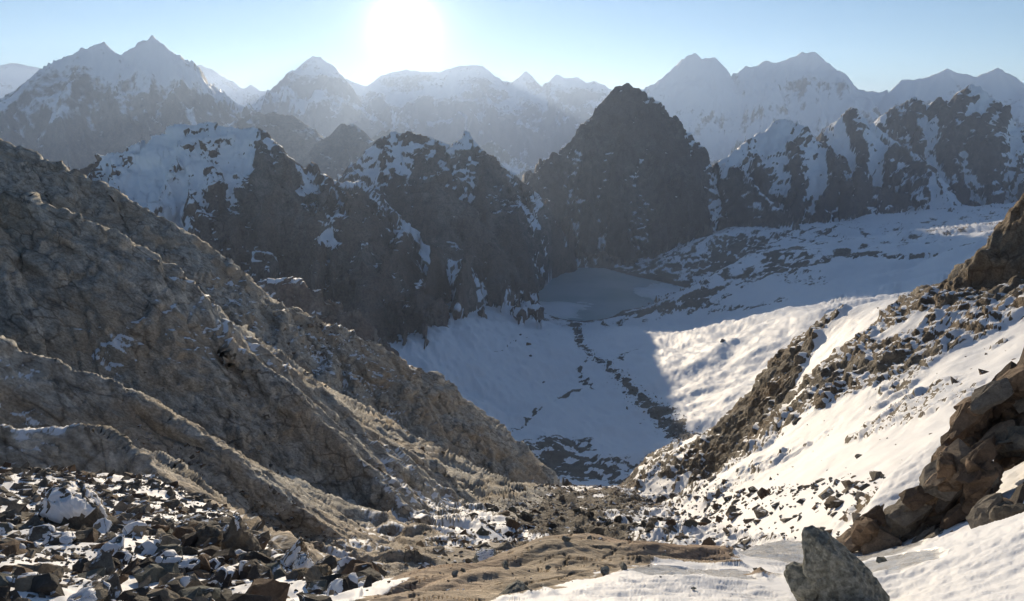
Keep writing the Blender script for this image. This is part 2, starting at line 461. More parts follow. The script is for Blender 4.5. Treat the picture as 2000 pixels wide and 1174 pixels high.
FAR = {}
FAR['l1'] = (crest([(-250, 260), (-100, 225), (-10, 195), (30, 175), (80, 131), (105, 116), (135, 107), (165, 92), (190, 81), (203, 82), (217, 96), (236, 112), (246, 96), (270, 84), (297, 67), (312, 82), (330, 100), (355, 122), (385, 143), (410, 157), (440, 178), (460, 200), (468, 222), (480, 260)], 8500),
             dict(near=0.85, far=1.0, lam=560, rib=0.4, jag=22, jlam=130, seed=61.0, power=0.93, ref=1500))
FAR['l2'] = (crest([(440, 240), (480, 212), (520, 188), (545, 168), (560, 148), (580, 135), (597, 115), (612, 105), (624, 108), (636, 130), (650, 152), (670, 170), (700, 190), (740, 215), (800, 250)], 14500),
             dict(near=0.8, far=1.0, lam=1000, rib=0.35, jag=18, jlam=260, seed=63.0))
FAR['l3'] = (crest([(560, 180), (610, 175), (640, 160), (672, 150), (700, 162), (722, 168), (745, 146), (780, 138), (815, 137), (850, 142), (872, 136), (890, 130), (920, 126), (945, 131), (965, 145), (985, 161), (1000, 159), (1015, 147), (1027, 137), (1040, 150), (1058, 165), (1075, 156), (1088, 145), (1105, 150), (1128, 150), (1145, 160), (1163, 158), (1190, 172), (1230, 178), (1280, 186), (1400, 200)], 19000),
             dict(near=0.7, far=1.0, lam=1300, rib=0.35, jag=28, jlam=300, seed=65.0))
FAR['l4'] = (crest([(1230, 215), (1262, 188), (1285, 170), (1305, 148), (1325, 122), (1342, 108), (1357, 100), (1372, 112), (1396, 110), (1406, 125), (1418, 138), (1440, 141), (1455, 130), (1480, 124), (1500, 117), (1525, 122), (1545, 110), (1565, 101), (1578, 103), (1590, 98), (1602, 110), (1622, 130), (1640, 150), (1660, 168), (1685, 172), (1710, 177), (1735, 174), (1762, 154), (1800, 152), (1825, 145), (1850, 135), (1880, 143), (1905, 148), (1930, 140), (1950, 132), (1965, 142), (1985, 150), (2005, 175), (2080, 200), (2250, 200)], 11500),
             dict(near=0.8, far=1.0, lam=800, rib=0.4, jag=20, jlam=200, seed=67.0, power=0.94, ref=2000))
FAR['l5'] = (crest([(-200, 150), (-60, 128), (0, 124), (18, 120), (45, 126), (75, 128), (110, 150), (250, 180), (350, 140), (372, 130), (390, 125), (415, 135), (450, 155), (475, 170), (490, 164), (505, 178), (540, 170), (580, 180)], 23000),
             dict(near=0.7, far=1.0, lam=1500, rib=0.35, jag=20, jlam=400, seed=69.0))
FAR['i1'] = (crest([(400, 260), (460, 235), (500, 216), (520, 222), (540, 218), (575, 228), (600, 245), (640, 275), (700, 330)], 5800), dict(near=0.8, far=1.0, lam=300, rib=0.4, jag=18, jlam=80, seed=71.0))
FAR['i2'] = (crest([(560, 330), (620, 282), (650, 260), (668, 240), (690, 238), (705, 255), (735, 280), (770, 330), (800, 380)], 4900), dict(near=0.9, far=1.0, lam=240, rib=0.4, jag=16, jlam=70, seed=73.0))
FAR['i3'] = (crest([(800, 330), (870, 310), (920, 295), (958, 273), (985, 290), (1010, 310), (1060, 335), (1120, 320), (1250, 330), (1400, 310)], 8800), dict(near=0.8, far=1.0, lam=500, rib=0.4, jag=24, jlam=120, seed=75.0))
FAR['i4'] = (crest([(720, 290), (745, 255), (775, 255), (820, 290), (860, 330)], 7000), dict(near=0.8, far=1.0, lam=400, rib=0.4, jag=20, jlam=120, seed=77.0))
for k_ in FAR:
    FAR[k_][1]['azu'] = float(np.linalg.norm(FAR[k_][0][3][:2])); FAR[k_][1]['rib'] -= 0.05
FARS = list(FAR)

def H_mid(x, y, detail=True):
    B = mid_tps(x, y)
    lk = sdf(x, y, LAKE_POLY)
    if detail:
        B = B + 5.0 * fbm2(x / 140, y / 140, 4, seed=2.2) * sstep(0, 120, lk)
    # shore: dry ground stays above the water, the bed lies below it
    B = np.where(lk > 0, np.maximum(B, LAKE_Z + 0.3 + np.minimum(lk * 0.12, 6)), LAKE_Z - 4 - 0 * B)
    H = B
    reg = np.zeros(x.shape, np.int32)
    for i, k in enumerate(MIDS):
        poly, kw = M[k]
        if not detail:
            kw = dict(kw, jag=0)
        R = ridge(x, y, poly, fine=0.10 if detail else 0.0, **kw)
        R = np.where(lk < 25, R - (25 - lk) * 3.0, R)
        reg = np.where(R > H, i + 1, reg)
        H = smax(R, H, 4.0)
    H = np.where(lk < -3, np.minimum(H, LAKE_Z - 3), H)
    return H, reg, lk

def H_far(x, y, detail=True):
    H = -900 + 60 * fbm2(x / 1500, y / 1500, 4, seed=1.0)
    r = np.hypot(x, y)
    reg = np.zeros(x.shape, np.int32)
    for i, k in enumerate(FARS):
        poly, kw = FAR[k]
        if not detail:
            kw = dict(kw, jag=0)
        R = ridge(x, y, poly, fine=0.10 if detail else 0.0, **kw)
        reg = np.where(R > H, i + 1, reg)
        H = smax(R, H, 30.0)
    return H, reg

def H_all(x, y, detail=True):
    """near and middle terrain together"""
    r = np.hypot(x, y)
    Hn, sd_ = H_near(x, y, detail)
    t = sstep(265, 400, r)
    out = Hn
    far = r > 265
    if far.any():
        Hm = mid_tps(x, y)
        out = np.where(far, Hn * (1 - t) + Hm * t, Hn)
    return out, sd_

def hit(px, py, r0, r1, fn, n=500):
    """where the line of sight through a photo pixel meets the ground"""
    v = pdir(px, py)
    v = v / math.hypot(v[0], v[1])
    r = np.geomspace(r0, r1, n)
    z = fn(r * v[0], r * v[1])
    k = np.argmax(v[2] * r < z)
    return v * r[k]
def hits(pxs, r0, r1, fn, n=300):
    V = np.array([pdir(*p) for p in pxs]); V = V / np.hypot(V[:, 0], V[:, 1])[:, None]
    r = np.geomspace(r0, r1, n)
    z = fn(V[:, :1] * r, V[:, 1:2] * r)
    k = np.argmax(V[:, 2:] * r < z, axis=1)
    return V * r[k][:, None]
near_s = lambda x, y: H_near(x, y, False)[0]
mid_s = lambda x, y: H_mid(x, y, False)[0]

# ------------------------------------------------------------------ materials
def mk(name):
    m = bpy.data.materials.new(name)
    m.use_nodes = True
    m.node_tree.nodes.clear()
    return m, m.node_tree
class NT:
    def __init__(s, nt): s.nt = nt
    def n(s, t, **kw):
        nd = s.nt.nodes.new(t)
        for k, v in kw.items():
            if k.startswith('i_'):
                key = k[2:]
                nd.inputs[int(key) if key.isdigit() else key.replace('_', ' ')].default_value = v
            else:
                setattr(nd, k, v)
        return nd
    def l(s, a, b): s.nt.links.new(a, b)
    def math(s, op, a, b=0.0, clamp=False):
        nd = s.n("ShaderNodeMath", operation=op, use_clamp=clamp)
        for i, v in enumerate((a, b)):
            if isinstance(v, (int, float)): nd.inputs[i].default_value = v
            else: s.l(v, nd.inputs[i])
        return nd.outputs[0]
    def noise(s, vec, scale, detail=5, rough=0.55, dist=0.0):
        nd = s.n("ShaderNodeTexNoise")
        nd.inputs['Scale'].default_value = scale; nd.inputs['Detail'].default_value = detail
        nd.inputs['Roughness'].default_value = rough; nd.inputs['Distortion'].default_value = dist
        s.l(vec, nd.inputs['Vector'])
        return nd.outputs['Fac']
    def ramp(s, fac, stops):
        nd = s.n("ShaderNodeValToRGB")
        e = nd.color_ramp.elements
        while len(e) < len(stops): e.new(0.5)
        for i, (p, c) in enumerate(stops):
            e[i].position = p
            e[i].color = (c, c, c, 1) if isinstance(c, (int, float)) else tuple(c) + (1,)
        s.l(fac, nd.inputs[0])
        return nd.outputs[0]
    def mix(s, fac, a, b, mode='MIX'):
        nd = s.n("ShaderNodeMix", data_type='RGBA', blend_type=mode)
        if isinstance(fac, (int, float)): nd.inputs[0].default_value = fac
        else: s.l(fac, nd.inputs[0])
        for i, v in ((6, a), (7, b)):
            if isinstance(v, tuple): nd.inputs[i].default_value = v + ((1,) if len(v) == 3 else ())
            else: s.l(v, nd.inputs[i])
        return nd.outputs[2]

SNOW = (0.86, 0.87, 0.90)
def terrain_mat(name, c1, c2, c3, size, bump=1.0, crack=1.0, snow_noise=0.35, snow_size=None, snow_soft=0.05, snow_bump=0.15, stretch=None, ice=False):
    """rock with grain, joints and stains; settled snow where the ground holds it"""
    m, t = mk(name); g = NT(t)
    out = g.n("ShaderNodeOutputMaterial"); p = g.n("ShaderNodeBsdfPrincipled")
    g.l(p.outputs[0], out.inputs[0])
    geo = g.n("ShaderNodeNewGeometry")
    pos = geo.outputs['Position']
    if stretch:
        mp = g.n("ShaderNodeMapping"); mp.vector_type = 'TEXTURE'
        mp.inputs['Rotation'].default_value = stretch[0]; mp.inputs['Scale'].default_value = stretch[1]
        g.l(pos, mp.inputs['Vector']); gpos = mp.outputs[0]
    else:
        gpos = pos
    big = g.noise(pos, 0.12 / size, 4)
    med = g.noise(gpos, 0.9 / size, 8, 0.62, 0.4)
    fin = g.noise(gpos, 6.0 / size, 6, 0.65)
    tint = g.n("ShaderNodeAttribute", attribute_name="tint").outputs['Fac']
    base = g.mix(g.ramp(med, [(0.34, 0.0), (0.66, 1.0)]), c1, c2)
    base = g.mix(g.ramp(g.math('ADD', big, g.math('MULTIPLY', g.math('SUBTRACT', tint, 0.5), 0.8)), [(0.44, 0.0), (0.62, 1.0)]), base, c3)
    base = g.mix(1.0, base, g.ramp(fin, [(0.28, 0.5), (0.72, 1.42)]), 'MULTIPLY')
    vor = g.n("ShaderNodeTexVoronoi", feature='DISTANCE_TO_EDGE'); vor.inputs['Scale'].default_value = 0.45 / size
    wp = g.n("ShaderNodeVectorMath", operation='ADD')
    nz = g.n("ShaderNodeTexNoise"); nz.inputs['Scale'].default_value = 0.5 / size; nz.inputs['Detail'].default_value = 4
    g.l(gpos, nz.inputs['Vector'])
    sc = g.n("ShaderNodeVectorMath", operation='SCALE'); sc.inputs['Scale'].default_value = 1.6 * size
    g.l(nz.outputs['Color'], sc.inputs[0]); g.l(gpos, wp.inputs[0]); g.l(sc.outputs[0], wp.inputs[1])
    g.l(wp.outputs[0], vor.inputs['Vector'])
    ck = g.ramp(vor.outputs['Distance'], [(0.0, 0.0), (0.06, 1.0)])
    where = g.ramp(g.noise(pos, 0.22 / size, 3, 0.5), [(0.42, 0.0), (0.58, 1.0)])
    base = g.mix(g.math('MULTIPLY', where, min(1.0, 0.85 * crack)), base, g.mix(ck, (0.25, 0.22, 0.2), (1, 1, 1)), 'MULTIPLY')
    vb = g.n("ShaderNodeTexVoronoi", feature='F1'); vb.inputs['Scale'].default_value = 1.1 / size
    g.l(wp.outputs[0], vb.inputs['Vector'])
    sb_ = g.n("ShaderNodeSeparateColor"); g.l(vb.outputs['Color'], sb_.inputs[0])
    blk = sb_.outputs[0]
    base = g.mix(1.0, base, g.ramp(blk, [(0.0, 1 - 0.22 * crack), (1.0, 1 + 0.22 * crack)]), 'MULTIPLY')
    # snow
    sa = g.n("ShaderNodeAttribute", attribute_name="snow").outputs['Fac']
    ss = snow_size or size
    sn = g.noise(pos, 0.8 / ss, 7, 0.62, 0.3)
    sm = g.math('ADD', sa, g.math('MULTIPLY', g.math('SUBTRACT', sn, 0.5), snow_noise * 2))
    sm = g.ramp(sm, [(0.5 - snow_soft, 0.0), (0.5 + snow_soft, 1.0)])
    col = g.mix(sm, base, SNOW)
    g.l(col, p.inputs['Base Color'])
    rough = g.math('ADD', g.math('MULTIPLY', sm, -0.22), 0.86)
    h = g.math('ADD', g.math('MULTIPLY', med, 0.9), g.math('MULTIPLY', fin, 0.16))
    h = g.math('ADD', h, g.math('MULTIPLY', ck, 0.10 * crack))
    h = g.math('ADD', h, g.math('MULTIPLY', blk, 0.22 * crack))
    sh = g.math('ADD', g.noise(pos, 0.6 / size, 5, 0.5), 0.45)
    inv = g.math('SUBTRACT', 1.0, sm)
    hh = g.math('ADD', g.math('MULTIPLY', h, inv), g.math('MULTIPLY', g.math('MULTIPLY', sh, sm), snow_bump))
    hh = g.math('ADD', hh, g.math('MULTIPLY', sm, 0.55))
    if ice:
        ia = g.n("ShaderNodeAttribute", attribute_name="ice").outputs['Fac']
        im = g.ramp(g.math('ADD', ia, g.math('MULTIPLY', g.math('SUBTRACT', g.noise(pos, 2.0, 5), 0.5), 0.5)), [(0.45, 0.0), (0.6, 1.0)])
        icol = g.mix(g.ramp(g.noise(pos, 5.0, 6), [(0.35, 0.0), (0.65, 1.0)]), (0.55, 0.54, 0.52), (0.78, 0.78, 0.78))
        col2 = g.mix(im, col, icol)
        g.l(col2, p.inputs['Base Color'])
        rough = g.math('SUBTRACT', rough, g.math('MULTIPLY', im, 0.62))
        ih = g.math('ADD', g.math('MULTIPLY', g.noise(pos, 6.0, 6, 0.6), 0.45), 0.4)
        hh = g.math('ADD', g.math('MULTIPLY', hh, g.math('SUBTRACT', 1.0, im)), g.math('MULTIPLY', ih, im))
    g.l(rough, p.inputs['Roughness'])
    p.inputs['Specular IOR Level'].default_value = 0.3
    b = g.n("ShaderNodeBump"); b.inputs['Strength'].default_value = 1.0; b.inputs['Distance'].default_value = 0.55 * bump * size
    g.l(hh, b.inputs['Height']); g.l(b.outputs[0], p.inputs['Normal'])
    return m

# ------------------------------------------------------------------ meshing
def az_cols(n_in, lim=37.5, out=52.0, n_out=40):
    a = np.concatenate([np.linspace(-out, -lim, n_out, endpoint=False), np.linspace(-lim, lim, n_in), np.linspace(lim, out, n_out + 1)[1:]])
    return np.radians(a)

def rows_adaptive(az, r0, r1, fn, nrows, base=0.12, hid=0.10, nr=800):
    """radii per column, denser where the ground fills more of the view"""
    ca = np.linspace(az[0], az[-1], 160)
    r = np.geomspace(r0, r1, nr)
    X, Y = np.sin(ca)[:, None] * r, np.cos(ca)[:, None] * r
    Z = fn(X, Y)
    el = np.arctan2(Z, r[None])
    cm = np.maximum.accumulate(el, axis=1)
    vis = el > cm - 0.006
    de = np.abs(np.diff(el, axis=1, prepend=el[:, :1]))
    w = de * np.where(vis, 1.0, hid)
    w = w + base * w.sum(1, keepdims=True) / nr
    def blur(a, k, ax):
        c = np.cumsum(np.insert(np.pad(a, [(k, k) if i == ax else (0, 0) for i in range(2)], mode='edge'), 0, 0, axis=ax), axis=ax)
        n = a.shape[ax]
        return (np.take(c, np.arange(2 * k + 1, 2 * k + 1 + n), ax) - np.take(c, np.arange(n), ax)) / (2 * k + 1)
    w = blur(blur(w, 6, 1), 4, 0)
    w = blur(w, 4, 1)
    cum = np.cumsum(w, axis=1)
    cum = (cum - cum[:, :1]) / (cum[:, -1:] - cum[:, :1])
    q = np.linspace(0, 1, nrows)
    lr = np.log(r)
    R = np.stack([np.interp(q, cum[i], lr) for i in range(len(ca))])
    f = (az - ca[0]) / (ca[1] - ca[0])
    i0 = np.clip(np.floor(f).astype(int), 0, len(ca) - 2); f = (f - i0)[:, None]
    return np.exp(R[i0] * (1 - f) + R[i0 + 1] * f)

def grid_normals(P):
    du = np.empty_like(P); dv = np.empty_like(P)
    du[1:-1] = P[2:] - P[:-2]; du[0] = P[1] - P[0]; du[-1] = P[-1] - P[-2]
    dv[:, 1:-1] = P[:, 2:] - P[:, :-2]; dv[:, 0] = P[:, 1] - P[:, 0]; dv[:, -1] = P[:, -1] - P[:, -2]
    n = np.cross(du, dv)
    n /= np.linalg.norm(n, axis=2, keepdims=True) + 1e-12
    n *= np.where(n[..., 2:] < 0, -1, 1)
    return n

def mesh_from(name, V, Fq, attrs=None, mat=None, smooth=True):
    me = bpy.data.meshes.new(name)
    k = Fq.shape[1]
    me.vertices.add(len(V)); me.vertices.foreach_set("co", np.ascontiguousarray(V, np.float32).ravel())
    me.loops.add(Fq.size); me.loops.foreach_set("vertex_index", np.ascontiguousarray(Fq, np.int32).ravel())
    me.polygons.add(len(Fq))
    me.polygons.foreach_set("loop_start", np.arange(0, Fq.size, k, dtype=np.int32))
    me.polygons.foreach_set("use_smooth", np.full(len(Fq), smooth, bool))
    for a, v in (attrs or {}).items():
        at = me.attributes.new(a, 'FLOAT', 'POINT')
        at.data.foreach_set("value", np.ascontiguousarray(v, np.float32).ravel())
    me.update(calc_edges=True)
    if mat: me.materials.append(mat)
    return me

def tag(o, label=None, cat=None, group=None, kind=None):
    if label: o["label"] = label
    if cat: o["category"] = cat
    if group: o["group"] = group
    if kind: o["kind"] = kind
    return o

def link(name, me, parent=None):
    o = bpy.data.objects.new(name, me)
    COL.objects.link(o)
    if parent: o.parent = parent
    return o

def split_grid(P, reg, attrs, specs):
    """one object for every region of a height grid; neighbours share their border"""
    na, nr = reg.shape
    idx = np.arange(na * nr).reshape(na, nr)
    Q = np.stack([idx[:-1, :-1], idx[1:, :-1], idx[1:, 1:], idx[:-1, 1:]], -1).reshape(-1, 4)
    fr = reg[:-1, :-1].ravel()
    V = P.reshape(-1, 3)
    for rid, (name, mat, label, cat) in specs.items():
        q = Q[fr == rid]
        if len(q) == 0: continue
        u, inv = np.unique(q, return_inverse=True)
        me = mesh_from(name, V[u], inv.reshape(-1, 4), {a: v.ravel()[u] for a, v in attrs.items()}, mat)
        tag(link(name, me), label, cat, kind='structure')

# ------------------------------------------------------------------ far mountains
AZF = az_cols(760)
fn = lambda x, y: H_far(x, y, False)[0]
Rf = rows_adaptive(AZF, 4250, 27000, fn, 210, base=0.25)
X, Y = np.sin(AZF)[:, None] * Rf, np.cos(AZF)[:, None] * Rf
Z, REG = H_far(X, Y)
P = np.stack([X, Y, Z], -1)
N = grid_normals(P)
nz = N[..., 2]
big = fbm2(X / 900, Y / 900 + Z / 700, 5, seed=4.4)
snow = 0.42 + (nz - 0.62) * 1.1 + 0.40 * big + (Z - 0) / 4200
li = {k: i + 1 for i, k in enumerate(FARS)}
snow += np.where(REG == li['l4'], 0.36, 0) + np.where(REG == li['l1'], 0.06, 0) + np.where((REG == li['l2']) | (REG == li['l3']), -0.14, 0) + np.where((REG == li['i1']) | (REG == li['i2']) | (REG == li['i4']), -0.2, 0)
snow = np.where(REG == 0, 0.35 + 0.3 * big, snow)
MAT_FAR = terrain_mat("distant_mountain", (0.10, 0.095, 0.09), (0.17, 0.155, 0.14), (0.12, 0.10, 0.085), 90.0, bump=0.5, crack=0.3, snow_noise=0.45, snow_size=60.0, snow_soft=0.12)
specs = {0: ('valley_floor', MAT_FAR, 'hazy floor of the deep valleys behind the dark ridges', 'valley'),
         li['l1']: ('mountain', MAT_FAR, 'broad snow streaked massif with a pointed summit, behind the jagged snowy ridge', 'mountain'),
         li['l2']: ('mountain', MAT_FAR, 'tall pale blue pyramid mountain standing alone left of the sun', 'mountain'),
         li['l3']: ('mountain', MAT_FAR, 'long pale serrated mountain range on the skyline straight under the sun', 'mountain'),
         li['l4']: ('mountain', MAT_FAR, 'wide snow covered massif with blocky twin summits behind the black peaks', 'mountain'),
         li['l5']: ('mountain', MAT_FAR, 'faintest far snow range showing past the broad snow streaked massif', 'mountain'),
         li['i1']: ('mountain', MAT_FAR, 'hazy grey ridge at the foot of the lone pale pyramid', 'mountain'),
         li['i2']: ('mountain', MAT_FAR, 'hazy grey twin topped peak just behind the low saddle between dark ridges', 'mountain'),
         li['i3']: ('mountain', MAT_FAR, 'low hazy spur showing through the notch beside the black pyramid', 'mountain'),
         li['i4']: ('mountain', MAT_FAR, 'dim hazy shoulder behind the red topped snowy peak', 'mountain')}
tint = 0.5 + 0.25 * big
split_grid(P, REG, dict(snow=snow, tint=tint), specs)

# ------------------------------------------------------------------ middle distance: dark peaks, glacier, lake
AZM = az_cols(900)
def fn(x, y):
    z = mid_s(x, y)
    return z
Rm = rows_adaptive(AZM, 330, 4400, fn, 385, base=0.2)
X, Y = np.sin(AZM)[:, None] * Rm, np.cos(AZM)[:, None] * Rm
Z, REG, LK = H_mid(X, Y)
Hn, _ = H_all(X, Y)
tb = sstep(330, 400, np.hypot(X, Y))
Z = np.where(tb < 1, Hn * (1 - tb) + Z * tb, Z)
li = {k: i + 1 for i, k in enumerate(MIDS)}
rock = REG > 0
# crags on the faces
P = np.stack([X, Y, Z], -1)
N = grid_normals(P)
w2 = fbm3(X / 90, Y / 90, Z / 90, 3, seed=3.3)
g1, j1 = facets(X / 75 + 0.6 * w2, Y / 75 + 0.6 * w2, Z / 60, 1, 0.9, 0.4)
g2, j2 = facets(X / 26 + 0.6 * w2, Y / 26, Z / 22 + 0.6 * w2, 4, 0.9, 0.4)
cr = (rid3(X / 60, Y / 60, Z / 40, 5, gain=0.55, seed=9.0) - 0.6) + 1.5 * g1 * sstep(0, 0.2, j1) + 0.62 * g2 * sstep(0, 0.2, j2)
amp = np.where(rock, 9.0, 0.0) * sstep(0.98, 0.75, N[..., 2])
amp[:, :2] = 0; amp[:, -2:] = 0
P = P + N * (amp * cr)[..., None]
X, Y, Z = P[..., 0], P[..., 1], P[..., 2]
N = grid_normals(P); nz = N[..., 2]
lines = lambda pts: hits(pts, 380, 2600, mid_s)
big = fbm2(X / 170, Y / 170 + Z / 130, 5, seed=14.0)
fine = fbm2(X / 30, Y / 30 + Z / 30, 4, seed=15.0)
bias = {'m1': 0.34, 'm1b': -0.45, 'm1c': -0.35, 'm2': 0.08, 'm2b': -0.5, 'm3': -0.10, 'm4': 0.14, 'm5': 0.18, 'm6': 0.12, 'knoll': 0.42}
STRATA = fbm3((X + 0.3 * Y) / 90, (Y - 0.3 * X) / 90, (Z + 0.30 * X - 0.1 * Y) / 9, 4, gain=0.6, seed=88.0)
GUL = np.full(X.shape, 0.55)
for k, i in li.items():
    kw = dict(M[k][1], gul=True)
    GUL = np.where(REG == i, ridge(X, Y, M[k][0], **kw), GUL)
snow = np.full(X.shape, 1.0)
for k, i in li.items():
    s = 0.40 + (nz - 0.66) * 1.3 + bias[k] + 0.16 * big + 0.08 * fine + 1.5 * (0.50 - GUL) + 0.32 * STRATA
    snow = np.where(REG == i, s, snow)
def blob(px, py, rad, add, r0=380, r1=4200):
    global snow
    c = hit(px, py, r0, r1, mid_s)
    d = np.sqrt((X - c[0]) ** 2 + (Y - c[1]) ** 2 + (Z - c[2]) ** 2)
    snow = snow + add * np.exp(-(d / rad) ** 2)
for b in [(300, 330, 110, 0.35), (380, 360, 110, 0.45), (330, 400, 90, 0.4), (450, 290, 50, 0.2), (545, 360, 110, -0.6), (480, 430, 90, -0.7), (640, 455, 40, 0.75), (560, 555, 35, 0.8),
          (760, 310, 70, 0.35), (730, 360, 60, 0.35), (830, 300, 60, 0.25), (960, 360, 90, -0.5), (1000, 450, 110, -0.6), (1230, 280, 160, -0.25), (1250, 420, 180, -0.3), (1430, 320, 70, 0.55), (1460, 300, 60, 0.35),
          (1520, 340, 60, -0.15), (1580, 350, 70, 0.35), (1640, 390, 80, -0.25), (1720, 340, 90, 0.35), (1840, 370, 100, 0.3), (1750, 425, 110, 0.3), (1900, 230, 70, 0.25), (1960, 330, 130, -0.35)]:
    blob(*b)
# debris lines and rubble on the glacier
FN = fbm2(X / 14, Y / 14, 4, seed=19, gain=0.65) + 0.35
def debris(pxs, w, amt):
    global snow
    L = hits(pxs, 380, 2600, mid_s)
    d, _, _ = seg_dist(X + 6 * fbm2(X / 25, Y / 25, 4, seed=5), Y + 6 * fbm2(X / 25, Y / 25, 4, seed=6), L[:, :2])
    snow = np.where(REG == 0, snow - amt * np.exp(-(d / w) ** 2) * np.clip(0.55 + 1.1 * FN, 0, 1.6), snow)
    return L
MORAINE = debris([(1128, 640), (1130, 670), (1150, 690), (1200, 735), (1250, 775), (1290, 810), (1330, 850), (1365, 872)], 4.5, 1.0)
debris([(1250, 775), (1290, 810), (1330, 850), (1365, 872)], 9, 0.9)
debris([(1125, 632), (1133, 665)], 9, 0.8)
debris([(960, 690), (1010, 660), (1090, 650)], 4, 0.45)
debris([(1210, 720), (1215, 690), (1240, 680)], 6, 0.5)
debris([(1150, 700), (1130, 730), (1160, 760), (1110, 770)], 5, 0.6)
debris([(1000, 830), (1060, 800), (1110, 770), (1170, 765)], 6, 0.55)
debris([(1140, 920), (1060, 900), (1100, 870)], 34, 0.95)
debris([(1250, 940), (1300, 900), (1350, 880)], 22, 0.7)
debris([(1230, 612), (1290, 610), (1350, 600)], 26, 0.8)
debris([(1390, 605), (1470, 600), (1530, 590)], 18, 0.55)
debris([(1420, 480), (1520, 505), (1600, 560)], 45, 0.42)
debris([(1640, 495), (1760, 500), (1880, 482)], 14, 0.7)
debris([(1690, 555), (1730, 552)], 6, 0.7)
debris([(1250, 530), (1400, 510), (1500, 470), (1600, 450)], 60, 0.3)
gl = REG == 0
snow = np.where(gl & (LK < 30), snow - 0.45 * sstep(30, 2, LK) * (0.7 + big), snow)
snow = np.where(gl & (np.hypot(X, Y) > 1450), snow - 0.28 + 0.45 * fine + 0.25 * STRATA - 0.9 * np.clip(0.93 - nz, 0, 1), snow)
snow = np.where(gl & (np.hypot(X, Y) < 1450), snow - 0.5 * np.clip(0.80 - nz, 0, 1), snow)
LK_ = np.where(gl, LK, 99)
REG2 = np.where(REG == 0, np.where(np.hypot(X, Y) < 1330 + 0.25 * X, 20, 21), REG)
# folds, sastrugi and crevasse relief
Z = Z + np.where(gl, 11.0 * fbm2((X * 0.9 + Y * 0.4) / 110, (Y * 0.9 - X * 0.4) / 210, 3, seed=37), 0) * sstep(20, 120, LK) * sstep(420, 600, np.hypot(X, Y))
Z2 = Z + np.where(gl, 1.9 * fbm2((X + Y * 0.3) / 9, (Y - 0.3 * X) / 34, 4, seed=31) + 5.0 * (rid2((X * 0.8 + Y * 0.6) / 55, (Y * 0.8 - X * 0.6) / 130, 3, seed=35) - 0.6), 0) * sstep(5, 60, LK) * sstep(380, 500, np.hypot(X, Y))
P = np.stack([X, Y, Z2], -1)
MID_Z, MID_REG = Z2, REG
tint = 0.5 + 0.3 * big + np.where(gl, 0, 1.1 * (GUL - 0.5))
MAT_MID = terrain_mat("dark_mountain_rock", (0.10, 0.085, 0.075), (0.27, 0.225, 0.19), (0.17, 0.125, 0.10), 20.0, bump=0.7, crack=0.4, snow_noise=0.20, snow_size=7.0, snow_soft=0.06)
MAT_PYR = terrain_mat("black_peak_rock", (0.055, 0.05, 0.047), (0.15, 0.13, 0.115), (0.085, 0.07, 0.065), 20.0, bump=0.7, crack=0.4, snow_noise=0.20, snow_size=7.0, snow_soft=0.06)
MAT_GL = terrain_mat("glacier_snow", (0.08, 0.075, 0.07), (0.17, 0.15, 0.13), (0.20, 0.17, 0.14), 5.0, bump=0.5, crack=0.3, snow_noise=0.42, snow_size=3.0, snow_soft=0.06, snow_bump=0.45)
specs = {li['knoll']: ('rocky_knoll', MAT_MID, 'low rocky knoll streaked with snow beside the lake', 'knoll'),
         20: ('glacier', MAT_GL, 'snow covered glacier with dark debris lines, filling the valley below the couloir', 'glacier'),
         21: ('snow_plateau', MAT_GL, 'snowy plateau strewn with dark rock around the lake', 'plateau'),
         li['m1']: ('mountain', MAT_MID, 'jagged brown ridge with a snow filled face beside the pale slabs', 'mountain'),
         li['m1b']: ('mountain', MAT_MID, 'bare brown buttress dropping from the jagged ridge to the glacier edge', 'mountain'),
         li['m1c']: ('mountain', MAT_MID, 'low rocky spur with a snow pocket at the foot of the brown buttress', 'mountain'),
         li['m2']: ('mountain', MAT_MID, 'reddish peak with a snowy face and a thumb like summit block', 'mountain'),
         li['m2b']: ('mountain', MAT_MID, 'bare dark cliff below the reddish peak, running down to the lake', 'mountain'),
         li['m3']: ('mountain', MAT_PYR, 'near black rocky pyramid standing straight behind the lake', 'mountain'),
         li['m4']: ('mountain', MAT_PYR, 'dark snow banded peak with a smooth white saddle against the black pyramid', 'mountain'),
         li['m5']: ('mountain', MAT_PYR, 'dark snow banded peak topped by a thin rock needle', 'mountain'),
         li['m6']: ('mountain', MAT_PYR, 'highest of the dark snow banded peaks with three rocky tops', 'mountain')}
split_grid(P, REG2, dict(snow=snow, tint=tint), specs)

# the lake
lp = np.array(LAKE_POLY)
c = lp.mean(0)
ring = [lp[(i // 4) % len(lp)] * (1 - (i % 4) / 4) + lp[(i // 4 + 1) % len(lp)] * (i % 4) / 4 for i in range(4 * len(lp))]
ring = np.array([c + (q - c) * (1 + 14 / np.linalg.norm(q - c)) for q in ring])
n = len(ring)
V = np.array([[*c, LAKE_Z]] + [[*(c + (q - c) * f), LAKE_Z] for f in (0.5, 1.0) for q in ring])
Fq = np.array([[0, 1 + i, 1 + (i + 1) % n] for i in range(n)] + [[1 + i, 1 + n + i, 1 + n + (i + 1) % n] for i in range(n)] + [[1 + i, 1 + n + (i + 1) % n, 1 + (i + 1) % n] for i in range(n)])
m, t = mk("frozen_lake"); g = NT(t)
out = g.n("ShaderNodeOutputMaterial"); p = g.n("ShaderNodeBsdfPrincipled"); g.l(p.outputs[0], out.inputs[0])
geo = g.n("ShaderNodeNewGeometry"); pos = geo.outputs['Position']
